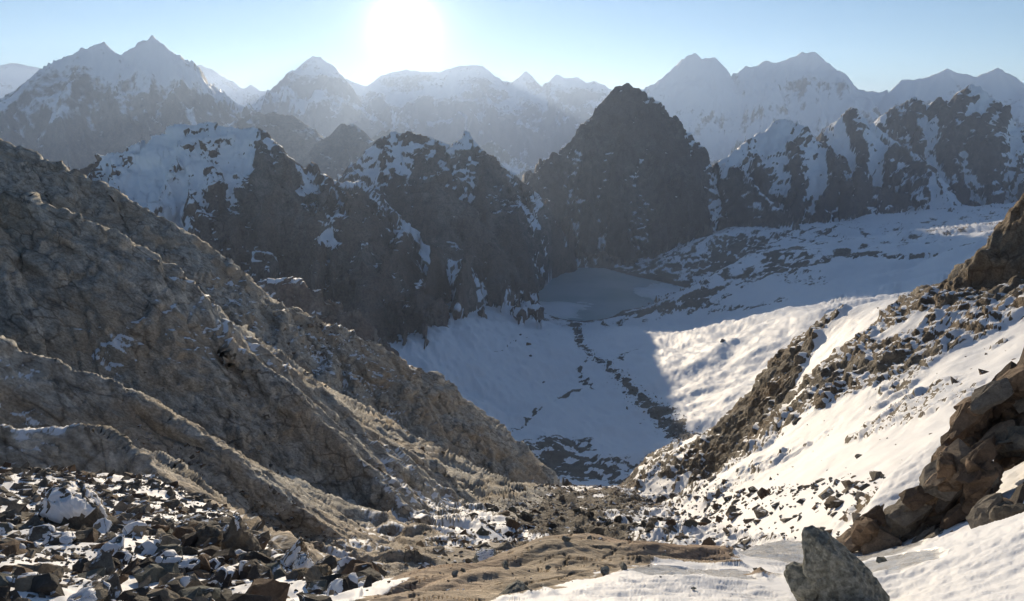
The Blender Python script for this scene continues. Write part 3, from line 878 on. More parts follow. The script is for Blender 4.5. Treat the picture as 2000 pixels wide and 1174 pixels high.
# thin ice: clear grey-green in the middle, snow dusted towards both ends
e1 = on_lake(1075, 605); e2 = on_lake(1330, 575)
def near_pt(e, rad):
    d = g.n("ShaderNodeVectorMath", operation='DISTANCE'); g.l(pos, d.inputs[0]); d.inputs[1].default_value = tuple(e)
    return g.math('SUBTRACT', 1.0, g.math('DIVIDE', d.outputs['Value'], rad))
dust = g.math('MAXIMUM', near_pt(e1, 130.0), near_pt(e2, 170.0))
dust = g.math('ADD', dust, g.math('MULTIPLY', g.math('SUBTRACT', g.noise(pos, 0.012, 6, 0.6, 0.6), 0.5), 1.3))
dm = g.ramp(dust, [(0.25, 0.0), (0.6, 1.0)])
g.l(g.mix(dm, g.mix(g.ramp(g.noise(pos, 0.006, 4), [(0.4, 0.0), (0.6, 1.0)]), (0.46, 0.55, 0.55), (0.58, 0.65, 0.66)), (0.8, 0.82, 0.85)), p.inputs['Base Color'])
g.l(g.math('ADD', g.math('MULTIPLY', dm, 0.4), 0.18), p.inputs['Roughness'])
MAT_LAKE = m
tag(link('lake', mesh_from('lake', V, Fq, None, m)), 'grey green frozen lake with snow dusted ends at the foot of the black pyramid', 'lake', kind='structure')

# ------------------------------------------------------------------ near ground: couloir, ribs, foreground bench
AZN = az_cols(900, lim=38.0, out=62.0, n_out=40)
def fn(x, y): return H_all(x, y, False)[0]
Rn = rows_adaptive(AZN, 2.2, 345, fn, 770, base=0.55, hid=0.3, nr=850)
X, Y = np.sin(AZN)[:, None] * Rn, np.cos(AZN)[:, None] * Rn
Z, SDB = H_all(X, Y)
R = np.hypot(X, Y)
U = X - XG(Y)
nearhit = lambda pts, r0=3.0, r1=320: hits(pts, r0, r1, near_s, 700)
SLAB = [tuple(pt(*q)[:2]) for q in [(640, 1180, 6.3), (680, 1168, 6.6), (720, 1150, 7.2), (790, 1126, 8.2), (860, 1108, 9.2), (930, 1102, 9.4)]] + \
       [tuple(pt(*q)[:2]) for q in [(985, 1098, 9.4), (1050, 1060, 10.3), (1180, 1050, 10.8), (1330, 1055, 10.8), (1440, 1090, 10.0)]] + \
       [tuple(p[:2]) for p in nearhit([(1500, 1130), (1540, 1152), (1500, 1142), (1430, 1108), (1350, 1100), (1270, 1104), (1200, 1116), (1120, 1140), (1050, 1168)], 3, 12)] + [tuple(pt(1030, 1180, 4.6)[:2]), tuple(pt(660, 1180, 6)[:2])]
sl = sdf(X, Y, SLAB)
wob = fbm2(X / 0.5, Y / 0.5, 4, seed=2) * 0.16
slab = (sl + wob) < 0
bench = (SDB < 0.4) & (R < 40)
talus = bench & (X < -1.4 - 0.02 * Y) & ~slab
left = (U < -9) & ~bench
right = (U > 9) & ~bench
floor_ = ~bench & ~left & ~right
# relief
P = np.stack([X, Y, Z], -1)
def disp(P, mask):
    """slabs and ledges that run down the flank"""
    N = grid_normals(P)
    x, y, z = P[..., 0], P[..., 1], P[..., 2]
    wx = 0.7 * fbm3(x / 30, y / 30, z / 30, 2, seed=1.5)
    A = np.asarray(RIB_B[-2]) - np.asarray(RIB_B[3]); A /= np.linalg.norm(A)
    B = np.cross((0.53, 0.34, 0.78), A); B /= np.linalg.norm(B)
    C = np.cross(A, B)
    a, b, c = (x * q[0] + y * q[1] + z * q[2] for q in (A, B, C))
    f1 = rid3(a / 22 + wx, b / 5.5 + wx, c / 5.5, 5, gain=0.52, seed=3.0) - 0.62
    w2 = fbm3(x / 6, y / 6, z / 6, 3, seed=2.5)
    dr = np.gradient(Rn, axis=1)
    g1, j1 = facets(a / 16 + 0.5 * w2, b / 4.0 + 0.5 * w2, c / 4.0, 1, 0.8, 0.35)
    g2, j2 = facets(a / 2.6 + 0.6 * w2, b / 1.2, c / 1.2 + 0.5 * w2, 5, 0.8, 0.35)
    g1 = (g1 + 0.3) * sstep(0.0, 0.22, j1); g2 = (g2 + 0.3) * sstep(0.0, 0.25, j2)
    g3, j3 = facets(a / 0.75 + 0.8 * w2, b / 0.42, c / 0.42 + 0.5 * w2, 9, 0.9, 0.4)
    g3 = (g3 + 0.3) * sstep(0.0, 0.2, j3)
    f2 = fbm3(a / 1.6, b / 0.5, c / 0.5, 3, gain=0.6, seed=6.0)
    lod = np.clip(1.6 / dr, 0, 1)
    d = 0.9 * lod * np.clip(R / 80, 0.5, 1.8) * f1 + 0.9 * lod * np.clip(R / 70, 0.5, 1.6) * g1 + 0.40 * g2 * np.clip(R / 70, 0.7, 1.8) * np.clip(0.7 / dr, 0, 1) + 0.13 * g3 * np.clip(0.25 / dr, 0, 1) + 0.05 * f2 * np.clip(0.3 / dr, 0, 1)
    # overlapping slabs: a short step towards the valley head, a long back that dips away from it
    wr = fbm3(a / 34, b / 16, c / 16, 3, seed=21.0)
    for L_, am, q in ((11.0, 1.9, 1.0), (4.2, 0.85, 2.0), (1.7, 0.34, 3.0)):
        ph = b / L_ + 1.1 * wr * (6.0 / L_) ** 0.3 + 0.25 * w2
        ip = np.floor(ph); fr = ph - ip
        on = sstep(-0.25, 0.35, n3(a / (L_ * 3.2) + ip * 7.31, ip * 3.77 + q, c / (L_ * 4)))
        wt = {11.0: sstep(60, 150, R), 4.2: 1.0 + 0 * R, 1.7: sstep(150, 60, R)}[L_]
        wt = wt * np.clip(L_ * 0.28 / dr, 0, 1)
        d = d + am * on * wt * (sstep(0.0, 0.14, fr) * (1 - fr) - 0.3)
    return P + N * (d * mask)[..., None]
mask = np.where(left, 1.0, 0.0) * sstep(-9, -14, U)
OUT = fbm2(X / 9, Y / 9, 4, seed=77) * 0.9
def outcrop(px, py, rad, add):
    global OUT
    c = hit(px, py, 14.0, 320, near_s, 900)
    OUT = OUT + add * np.exp(-((X - c[0]) ** 2 + (Y - c[1]) ** 2) / rad ** 2)
for q in [(1750, 800, 5, 0.9), (1700, 850, 4, 0.8), (1820, 800, 4, 0.7), (1660, 710, 6, 0.8), (1590, 770, 5, 0.8), (1740, 690, 5, 0.8), (1480, 830, 9, 0.9), (1430, 880, 9, 0.9), (1520, 760, 8, 0.7), (1860, 650, 7, 0.8), (1940, 610, 6, 0.7), (1960, 700, 4, 0.7), (1400, 930, 9, 0.6), (1560, 870, 5, 0.8),
          (1650, 930, 12, -0.7), (1500, 980, 12, -0.8), (1750, 930, 9, -0.7), (1620, 800, 4, -0.7), (1650, 630, 7, -0.7), (1400, 1000, 10, -0.6)]:
    outcrop(*q)
cd0, _, _ = seg_dist(X, Y, CRAG_R)
rd0, _, _ = seg_dist(X, Y, RIB_R)
OUT = OUT + 0.9 * sstep(14, 6, cd0) + np.where(Y > 125, 0.8 * sstep(30, 6, rd0), 0.0)
OUT = sstep(0.30, 0.62, OUT)
mask = np.where(right, 0.05 + 0.6 * OUT, mask)
mask *= sstep(0.0, 2.5, SDB)
mask[:, -3:] = 0
mask = np.where(R > 300, mask * sstep(340, 300, R), mask)
P = disp(P, mask)
x, y, z = P[..., 0], P[..., 1], P[..., 2]
# foreground rock slab: whalebacks with foliation and open joints
sx, sy = x * 0.94 + y * 0.34, -x * 0.34 + y * 0.94
whale = 0.30 * (fbm2(sx / 2.8, sy / 1.2, 2, seed=41)) + 0.022 * fbm2(sx / 0.5, sy / 0.16, 4, seed=43, gain=0.6)
jt = np.abs(fbm2(sx / 1.5, sy / 0.55, 3, seed=47))
whale -= 0.07 * np.exp(-(jt / 0.022) ** 2)
sw = sstep(0.05, -0.35, sl + wob)
z = z + sw * (whale + 0.02) 
# foreground snow: drifts and sun cups
fs = bench & ~slab & ~talus
z = z + np.where(fs, 0.06 * fbm2(x / 1.3, y / 0.9, 4, seed=51) + 0.016 * fbm2(x / 0.22, y / 0.12, 4, seed=53, gain=0.6), 0) * sstep(0.0, 0.3, sl)
# talus bed
z = z + np.where(talus, 0.10 * fbm2(x / 1.1, y / 1.1, 4, seed=55, gain=0.5), 0)
# debris tongue: rubble too small to count
z = z + np.where(floor_, 0.42 * fbm2(x / 2.2, y / 2.2, 4, seed=57, gain=0.62) * np.clip(0.45 / np.gradient(Rn, axis=1), 0, 1), 0) * sstep(2, 6, SDB)
P = np.stack([x, y, z], -1)
N = grid_normals(P); nz = N[..., 2]
X, Y, Z = x, y, z
b1 = fbm2(X / 14, Y / 14 + Z / 9, 5, seed=61)
b2 = fbm2(X / 3.0, Y / 3.0 + Z / 2.5, 4, seed=63)
snow = np.full(X.shape, -1.0)
snow = np.where(left, 0.06 + (nz - 0.80) * 1.5 + 0.30 * b1 + 0.14 * b2, snow)
snow = np.where(right, 1.05 - 0.42 * OUT + (nz - 0.80) * (1.0 + 2.4 * OUT) + 0.14 * b1 + 0.16 * b2 - 0.10 * OUT, snow)
cd, _, _ = seg_dist(X, Y, CRAG_R)
snow = np.where(right & (cd < 12), snow - 0.55 * sstep(12, 5, cd), snow)
rd, rs, _ = seg_dist(X, Y, RIB_R)
snow = np.where(right & (Y > 118), snow - 0.2 * sstep(40, 8, rd), snow)
snow = np.where(floor_, 0.16 + (nz - 0.75) * 0.9 + 0.45 * b1 + 0.35 * b2, snow)
snow = np.where(talus, 0.92 + 0.45 * fbm2(X / 1.6, Y / 1.6, 4, seed=65), snow)
wob2 = fbm2(X / 0.9, Y / 0.6, 5, seed=3, gain=0.6) * 0.22
snow = np.where(fs | slab, np.clip(0.5 + (sl + wob + wob2) * 2.6, -0.6, 1.5), snow)
def nblob(px, py, rad, add, r0=3.0, r1=320):
    global snow
    c = hit(px, py, r0, r1, near_s, 900)
    d = np.sqrt((X - c[0]) ** 2 + (Y - c[1]) ** 2 + ((Z - c[2]) * 0.7) ** 2)
    snow = snow + add * np.exp(-(d / rad) ** 2)
for b in [(40, 850, 3.0, 0.6), (210, 690, 2.6, 0.5), (20, 750, 2.2, 0.5), (420, 795, 1.2, 0.5), (455, 590, 9, 0.55), (430, 625, 8, 0.5), (330, 425, 9, 0.35), (600, 700, 16, 0.28), (720, 740, 16, 0.3), (640, 690, 12, 0.25), (760, 820, 6, 0.3),
          (860, 990, 9, 0.6), (880, 1030, 8, 0.6), (1310, 1000, 9, 0.35), (1450, 1000, 14, 0.4), (1500, 930, 14, 0.5), (1700, 930, 14, 0.6), (1600, 860, 9, 0.4)]:
    nblob(*b)
ice = np.zeros(X.shape)
def iceblob(px, py, rad):
    global ice
    c = hit(px, py, 3.0, 16, near_s, 600)
    ice = np.maximum(ice, np.exp(-(np.hypot(X - c[0], Y - c[1]) / rad) ** 2))
for b in [(1300, 1112, 0.5), (1240, 1104, 0.35), (1380, 1118, 0.6), (1500, 1080, 1.1), (1450, 1120, 0.5), (1560, 1070, 0.9), (1740, 1100, 0.55), (1720, 1080, 0.6)]:
    iceblob(*b)
ice = np.where(fs, ice, 0)
tint = 0.5 + 0.45 * b1
# pale quartz-like patches on the big crag of the second rib
c = pt(250, 545, 76)
d = np.sqrt((X - c[0]) ** 2 + (Y - c[1]) ** 2 + (Z - c[2]) ** 2)
REGN = np.select([talus, slab, fs, left, right, floor_], [1, 2, 3, 4, 5, 6], 3)
ST = ((0.0, math.radians(36), math.radians(8)), (1.7, 1.0, 1.0))
MAT_LEFT = terrain_mat("pale_gneiss", (0.25, 0.235, 0.205), (0.60, 0.565, 0.50), (0.44, 0.375, 0.295), 0.85, bump=0.6, crack=0.8, snow_noise=0.30, snow_size=1.2, stretch=ST)
MAT_RIGHT = terrain_mat("brown_gneiss", (0.12, 0.102, 0.08), (0.26, 0.222, 0.17), (0.19, 0.145, 0.10), 1.2, bump=0.8, crack=0.7, snow_noise=0.42, snow_size=2.0, snow_soft=0.04, snow_bump=0.30)
MAT_FLOOR = terrain_mat("debris_bed", (0.09, 0.08, 0.067), (0.26, 0.225, 0.18), (0.19, 0.145, 0.10), 0.55, bump=1.3, crack=1.0, snow_noise=0.45, snow_size=0.9, snow_soft=0.03)
MAT_TALUS = terrain_mat("talus_bed", (0.06, 0.052, 0.043), (0.16, 0.135, 0.105), (0.12, 0.085, 0.055), 0.16, bump=1.2, crack=1.0, snow_noise=0.30, snow_size=0.5, snow_soft=0.03)
MAT_SLAB = terrain_mat("ochre_slab", (0.27, 0.215, 0.155), (0.50, 0.41, 0.305), (0.37, 0.27, 0.195), 0.42, bump=0.32, crack=0.8, snow_noise=0.2, stretch=((0, 0, math.radians(-20)), (3.5, 0.7, 0.8)))
MAT_SNOW = terrain_mat("drifted_snow", (0.24, 0.17, 0.11), (0.38, 0.28, 0.18), (0.30, 0.19, 0.12), 0.30, bump=0.3, crack=0.3, snow_noise=0.12, snow_bump=0.8, ice=True)
specs = {1: ('talus', MAT_TALUS, 'snow dusted bed of the rock strewn terrace under the pale slabs', 'talus'),
         2: ('rock_slab', MAT_SLAB, 'smooth ochre bedrock slab with open joints, bordered by snow and ice', 'rock slab'),
         3: ('snow_bank', MAT_SNOW, 'sunlit snow bank with patches of clear ice around the ochre slab', 'snow'),
         4: ('rocky_slope', MAT_LEFT, 'bare pale grey and tan slab slope with sunlit ribs', 'rock slope'),
         5: ('snowy_slope', MAT_RIGHT, 'snowy slope pierced by brown crags, facing the bare pale slope', 'snow slope'),
         6: ('couloir_floor', MAT_FLOOR, 'dark rubble choked floor of the couloir between both slopes', 'couloir')}
split_grid(P, REGN, dict(snow=snow, tint=tint, ice=ice), specs)

# ground lookup for things that stand on it
GR, GZ, GN = np.hypot(P[..., 0], P[..., 1]), P[..., 2], N
GA = np.arctan2(P[..., 0], P[..., 1])
def ground_mid(x, y):
    """height of the built glacier and plateau"""
    out = []
    for a_, b_ in zip(np.atleast_1d(x), np.atleast_1d(y)):
        i = int(np.clip(np.searchsorted(AZM, math.atan2(a_, b_)), 0, len(AZM) - 1))
        out.append(np.interp(math.hypot(a_, b_), Rm[i], MID_Z[i]))
    return np.array(out)
def ground(x, y):
    """height of the built ground (numpy arrays)"""
    x, y = np.atleast_1d(x), np.atleast_1d(y)
    az, r = np.arctan2(x, y), np.hypot(x, y)
    i = np.clip(np.searchsorted(AZN, az) - 1, 0, len(AZN) - 2)
    f = np.clip((az - AZN[i]) / (AZN[i + 1] - AZN[i]), 0, 1)
    out = np.empty(len(x))
    for k in range(len(x)):
        out[k] = (1 - f[k]) * np.interp(r[k], Rn[i[k]], GZ[i[k]]) + f[k] * np.interp(r[k], Rn[i[k] + 1], GZ[i[k] + 1])
    return out

# ------------------------------------------------------------------ loose rock
def stone_mat(name, cols, scale, snow=None, bands=None, bump=0.5, rnd=True, own=False):
    """weathered stone; tops may hold a dusting of snow"""
    m, t = mk(name); g = NT(t)
    out = g.n("ShaderNodeOutputMaterial"); p = g.n("ShaderNodeBsdfPrincipled"); g.l(p.outputs[0], out.inputs[0])
    geo = g.n("ShaderNodeNewGeometry"); pos = geo.outputs['Position']
    if rnd:
        oinfo = g.n("ShaderNodeObjectInfo")
        at = g.n("ShaderNodeAttribute", attribute_name="hue").outputs['Fac']
        base = g.ramp(at, [(i / (len(cols) - 1), c) for i, c in enumerate(cols)])
        if own:
            base = oinfo.outputs['Color']
    else:
        base = g.mix(g.ramp(g.noise(pos, 0.6 / scale, 4), [(0.4, 0.0), (0.6, 1.0)]), cols[0], cols[1])
    n1 = g.noise(pos, 1.3 / scale, 8, 0.65, 0.3)
    n2_ = g.noise(pos, 8.0 / scale, 6, 0.7)
    base = g.mix(1.0, base, g.ramp(n1, [(0.3, 0.55), (0.7, 1.35)]), 'MULTIPLY')
    base = g.mix(1.0, base, g.ramp(n2_, [(0.3, 0.72), (0.7, 1.25)]), 'MULTIPLY')
    h = g.math('ADD', n1, g.math('MULTIPLY', n2_, 0.35))
    if bands:
        w = g.n("ShaderNodeTexWave", wave_type='BANDS', bands_direction='X'); w.inputs['Scale'].default_value = bands; w.inputs['Distortion'].default_value = 2.5; w.inputs['Detail'].default_value = 4
        tc = g.n("ShaderNodeTexCoord"); g.l(tc.outputs['Object'], w.inputs['Vector'])
        base = g.mix(g.math('MULTIPLY', w.outputs['Fac'], 0.8), base, (0.42, 0.34, 0.23))
        h = g.math('ADD', h, g.math('MULTIPLY', w.outputs['Fac'], 0.5))
    rough = 0.85
    if snow is not None:
        sx = g.n("ShaderNodeSeparateXYZ"); g.l(geo.outputs['Normal'], sx.inputs[0])
        sm = g.math('ADD', sx.outputs['Z'], g.math('MULTIPLY', g.math('SUBTRACT', g.noise(pos, 1.1 / scale, 4), 0.5), 1.6))
        sm = g.ramp(g.math('MULTIPLY', sm, 0.5), [(snow * 0.5, 0.0), (snow * 0.5 + 0.04, 1.0)])
        base = g.mix(sm, base, SNOW)
        h = g.math('MULTIPLY', h, g.math('SUBTRACT', 1.0, g.math('MULTIPLY', sm, 0.85)))
    g.l(base, p.inputs['Base Color']); p.inputs['Roughness'].default_value = rough; p.inputs['Specular IOR Level'].default_value = 0.3
    b = g.n("ShaderNodeBump"); b.inputs['Distance'].default_value = 0.12 * scale * bump * 4; b.inputs['Strength'].default_value = 0.9
    g.l(h, b.inputs['Height']); g.l(b.outputs[0], p.inputs['Normal'])
    return m

STONES = [tuple(v * 1.5 for v in q) for q in [(0.055, 0.048, 0.040), (0.13, 0.112, 0.088), (0.085, 0.078, 0.068), (0.19, 0.165, 0.13), (0.075, 0.05, 0.034), (0.15, 0.10, 0.06), (0.10, 0.098, 0.088), (0.24, 0.20, 0.15), (0.06, 0.055, 0.05)]]
MAT_STONE = stone_mat("talus_stone", STONES, 0.22, snow=1.02)
MAT_STONE_OWN = stone_mat("terrace_rock", STONES, 0.22, snow=1.1, own=True)
MAT_RUBBLE_OWN = stone_mat("couloir_rock", STONES, 0.5, snow=1.05, own=True)
MAT_RUBBLE = stone_mat("couloir_rubble", [tuple(c * 1.15 for c in q) for q in STONES], 0.6, snow=1.0)
m, t = mk("snow_cap"); g = NT(t)
out = g.n("ShaderNodeOutputMaterial"); p = g.n("ShaderNodeBsdfPrincipled"); g.l(p.outputs[0], out.inputs[0])
p.inputs['Base Color'].default_value = SNOW + (1,); p.inputs['Roughness'].default_value = 0.65
b = g.n("ShaderNodeBump"); b.inputs['Distance'].default_value = 0.03; g.l(g.noise(g.n("ShaderNodeNewGeometry").outputs['Position'], 5.0, 5), b.inputs['Height']); g.l(b.outputs[0], p.inputs['Normal'])
MAT_CAP = m

def hull_rock(rs, dims, n=13, bevel=0.05, tilt=0.5, boxy=0.6):
    """angular broken stone, about 1 m across before dims"""
    bm = bmesh.new()
    for i in range(n):
        v = rs.normal(size=3); v /= np.linalg.norm(v)
        bx_ = v / np.abs(v).max()
        v = (v * (1 - boxy) + bx_ * boxy) * rs.uniform(0.8, 1.0) * 0.5
        bm.verts.new(v * dims)
    bmesh.ops.convex_hull(bm, input=bm.verts)
    bmesh.ops.delete(bm, geom=[v for v in bm.verts if not v.link_faces], context='VERTS')
    bmesh.ops.dissolve_limit(bm, angle_limit=0.12, verts=bm.verts, edges=bm.edges)
    if bevel:
        bmesh.ops.bevel(bm, geom=list(bm.edges), offset=bevel * min(dims), segments=1, affect='EDGES', clamp_overlap=True)
    bmesh.ops.rotate(bm, cent=(0, 0, 0), matrix=Matrix.Rotation(rs.uniform(-tilt, tilt), 3, 'X') @ Matrix.Rotation(rs.uniform(-tilt, tilt), 3, 'Y'), verts=bm.verts)
    bmesh.ops.triangulate(bm, faces=bm.faces)
    return bm

def cap_from(bm, rs, thick=0.05, lim=0.45, part=1.0):
    """snow lying on the upper faces of a stone"""
    c = bm.copy()
    c.normal_update()
    dele = [f for f in c.faces if f.normal.z < lim]
    bmesh.ops.delete(c, geom=dele, context='FACES')
    bmesh.ops.subdivide_edges(c, edges=list(c.edges), cuts=3, use_grid_fill=True)
    ox = rs.uniform(0, 50)
    dele = [f for f in c.faces if float(_p2(np.array([f.calc_center_median().x * 2.6 + ox]), np.array([f.calc_center_median().y * 2.6]))[0]) > 0.16]
    bmesh.ops.delete(c, geom=dele, context='FACES')
    if len(c.faces) < 3:
        c.free(); return None
    bmesh.ops.triangulate(c, faces=c.faces)
    edge = {v.index for v in c.verts if v.is_boundary}
    c.verts.index_update()
    cen = sum((v.co for v in c.verts), Vector()) / len(c.verts)
    bnd = [v.co.copy() for v in c.verts if v.is_boundary]
    for v in c.verts:
        d = min((v.co - q).length for q in bnd) if bnd else 0
        v.co.z += -0.015 if v.is_boundary else thick * min(1.0, d / 0.16) ** 0.6 + 0.012
    for f in c.faces: f.smooth = True
    return c

def bm_mesh(name, bm, mat):
    me = bpy.data.meshes.new(name); bm.to_mesh(me); me.materials.append(mat)
    return me

rs = np.random.default_rng(5)
VAR = []
for i in range(22):
    dims = np.array([1.0, rs.uniform(0.55, 0.95), rs.uniform(0.16, 0.62)])
    bm = hull_rock(rs, dims, n=int(rs.integers(12, 22)), tilt=0.55, boxy=0.3, bevel=0.03)
    bmesh.ops.subdivide_edges(bm, edges=list(bm.edges), cuts=1, fractal=0.35, seed=i)
    bmesh.ops.triangulate(bm, faces=bm.faces)
    cap = cap_from(bm, rs)
    VAR.append((bm_mesh("talus_rock", bm, MAT_STONE_OWN), bm_mesh("snow_cap", cap, MAT_CAP) if cap else None, dims[2]))
    bm.free()

LOW = []
for i in range(14):
    dims = np.array([1.0, rs.uniform(0.6, 0.95), rs.uniform(0.3, 0.75)])
    bm = hull_rock(rs, dims, n=int(rs.integers(8, 11)), bevel=0, tilt=0.7)
    bm.verts.ensure_lookup_table()
    LOW.append((np.array([v.co[:] for v in bm.verts]), np.array([[v.index for v in f.verts] for f in bm.faces])))
    bm.free()

def rubble(name, pos, size, mat, label, cat, sink=0.25):
    """very many stones as one mass"""
    Vs, Fs, Hs, o = [], [], [], 0
    which = rs.integers(0, len(LOW), len(pos)); ang = rs.uniform(0, 6.283, len(pos)); hue = rs.uniform(0, 1, len(pos))
    for i in range(len(pos)):
        v, f = LOW[which[i]]
        ca, sa = math.cos(ang[i]), math.sin(ang[i])
        q = np.stack([v[:, 0] * ca - v[:, 1] * sa, v[:, 0] * sa + v[:, 1] * ca, v[:, 2] + 0.5 - sink - 0.25], 1) * size[i] + pos[i]
        Vs.append(q); Fs.append(f + o); Hs.append(np.full(len(q), hue[i])); o += len(q)
    me = mesh_from(name, np.concatenate(Vs), np.concatenate(Fs), {'hue': np.concatenate(Hs)}, mat, smooth=False)
    tag(link(name, me), label, cat, kind='stuff')

def scatter(n, inside, xr, yr):
    """random plan points that satisfy a test"""
    out = []
    while sum(map(len, out)) < n:
        x, y = rs.uniform(*xr, 4000), rs.uniform(*yr, 4000)
        k = inside(x, y)
        out.append(np.stack([x[k], y[k]], 1))
    return np.concatenate(out)[:n]

VIEW = lambda x, y: np.abs(x) < 0.76 * y + 1.0
def in_talus(x, y):
    return VIEW(x, y) & (sdf(x, y, BENCH_EDGE) < 0.3) & (x < -1.5 - 0.02 * y) & (sdf(x, y, SLAB) > 0.15) & (y > 5.0)
def place(px, py, d, size, lift=0.0):
    p_ = pt(px, py, d)
    return Vector((p_[0], p_[1], ground(p_[0], p_[1])[0] + lift))

KNAMES = []
KEEP = []      # plan discs kept free for the named boulders
def free_of(x, y):
    ok = np.ones(len(x), bool)
    for (cx, cy, rr) in KEEP: ok &= np.hypot(x - cx, y - cy) > rr
    return ok

# -- boulders shaped one by one -------------------------------------------------
def loft(outline, d, depth, seed, lean=0.0, facet=0.06, cell=0.35, power=0.55, centre=None, dip=0.6, strata=1.8):
    """closed rock whose outline is given in photo pixels at distance d; it is as deep as it says"""
    pts = np.array([pt(x, y, d) for x, y in outline])
    c = pts.mean(0) if centre is None else np.array(pt(*centre, d))
    fwd = np.array([c[0], c[1], 0]); fwd /= np.linalg.norm(fwd)
    right_ = np.array([fwd[1], -fwd[0], 0.0])
    u = (pts - c) @ right_; v = (pts - c)[:, 2] 
    # denser outline
    k = 14
    n = len(u)
    uu = np.concatenate([u[i] + (u[(i + 1) % n] - u[i]) * np.arange(k) / k for i in range(n)])
    vv = np.concatenate([v[i] + (v[(i + 1) % n] - v[i]) * np.arange(k) / k for i in range(n)])
    m_ = len(uu)
    rows = []
    ns = 33
    for j in range(1, ns):
        t_ = -1 + 2 * j / ns
        s_ = (1 - abs(t_) ** 2.4) ** power
        w_ = t_ * depth * 0.5
        rows.append(np.stack([uu * s_, np.full(m_, w_), vv * s_ + lean * w_], 1))
    caps = [np.array([[0, -depth * 0.5, -lean * depth * 0.5]]), np.array([[0, depth * 0.5, lean * depth * 0.5]])]
    Vv = np.concatenate([caps[0]] + rows + [caps[1]])
    Ff = []
    nr_ = len(rows)
    for i in range(m_):
        i2 = (i + 1) % m_
        Ff.append((0, 1 + i2, 1 + i, 1 + i))
        for j in range(nr_ - 1):
            a = 1 + j * m_
            Ff.append((a + i, a + i2, a + m_ + i2, a + m_ + i))
        Ff.append((1 + (nr_ - 1) * m_ + i, 1 + (nr_ - 1) * m_ + i2, len(Vv) - 1, len(Vv) - 1))
    bm = bmesh.new()
    bv = [bm.verts.new(q) for q in Vv]
    for f in Ff:
        w = list(dict.fromkeys(f))
        try: bm.faces.new([bv[q] for q in w])
        except ValueError: pass
    bmesh.ops.recalc_face_normals(bm, faces=bm.faces)
    bm.normal_update()
    P_ = np.array([q.co[:] for q in bm.verts]); N_ = np.array([q.normal[:] for q in bm.verts])
    nz0 = N_[:, 2]
    lz = bm.verts.layers.float.new('nz0')
    for q, w in zip(bm.verts, nz0): q[lz] = float(w)
    ct, st_ = math.cos(dip), math.sin(dip)
    x = P_[:, 0] * ct + P_[:, 2] * st_ + seed * 3.7; z = (-P_[:, 0] * st_ + P_[:, 2] * ct) * strata + seed * 2.1; y = P_[:, 1] + seed * 1.3
    w2 = fbm3(x / cell / 2, y / cell / 2, z / cell / 2, 2)
    g1, j1 = facets(x / cell + 0.4 * w2, y / cell, z / cell + 0.4 * w2, int(seed), 0.9, 0.4)
    g2, j2 = facets(x / cell * 3, y / cell * 3 + w2, z / cell * 3, int(seed) + 3, 0.9, 0.4)
    f_ = fbm3(x / cell * 3, y / cell * 3, z / cell * 3, 4, gain=0.6)
    D_ = facet * (g1 * sstep(0, 0.07, j1) * 1.3 + 0.42 * g2 * sstep(0, 0.1, j2) + 0.2 * f_)
    P_ = P_ + N_ * D_[:, None]
    for q, w in zip(bm.verts, P_): q.co = w
    for f in bm.faces: f.smooth = True
    # into the world's axes about the rock's base
    zb = P_[:, 2].min()
    M4 = Matrix(((right_[0], fwd[0], 0, 0), (right_[1], fwd[1], 0, 0), (0, 0, 1, -zb), (0, 0, 0, 1)))
    bm.transform(M4)
    return bm, Vector((c[0], c[1], c[2] + zb))

MAT_BIG = stone_mat("grey_granite", [(0.17, 0.168, 0.14), (0.33, 0.325, 0.28)], 0.03, rnd=False, bump=1.0)
MAT_RUST = stone_mat("rust_brown_rock", [(0.12, 0.085, 0.058), (0.27, 0.185, 0.12)], 0.24, rnd=False, bump=0.8)
MAT_PLATE = stone_mat("foliated_rock", STONES, 0.16, own=True, bump=0.5)
MAT_GREYB = stone_mat("grey_brown_rock", [(0.14, 0.12, 0.095), (0.22, 0.19, 0.15)], 0.35, rnd=False, bump=0.5)
MAT_BAND = stone_mat("banded_brown_rock", [(0.13, 0.088, 0.05), (0.19, 0.13, 0.075)], 0.2, rnd=False, bands=16.0, bump=0.3)

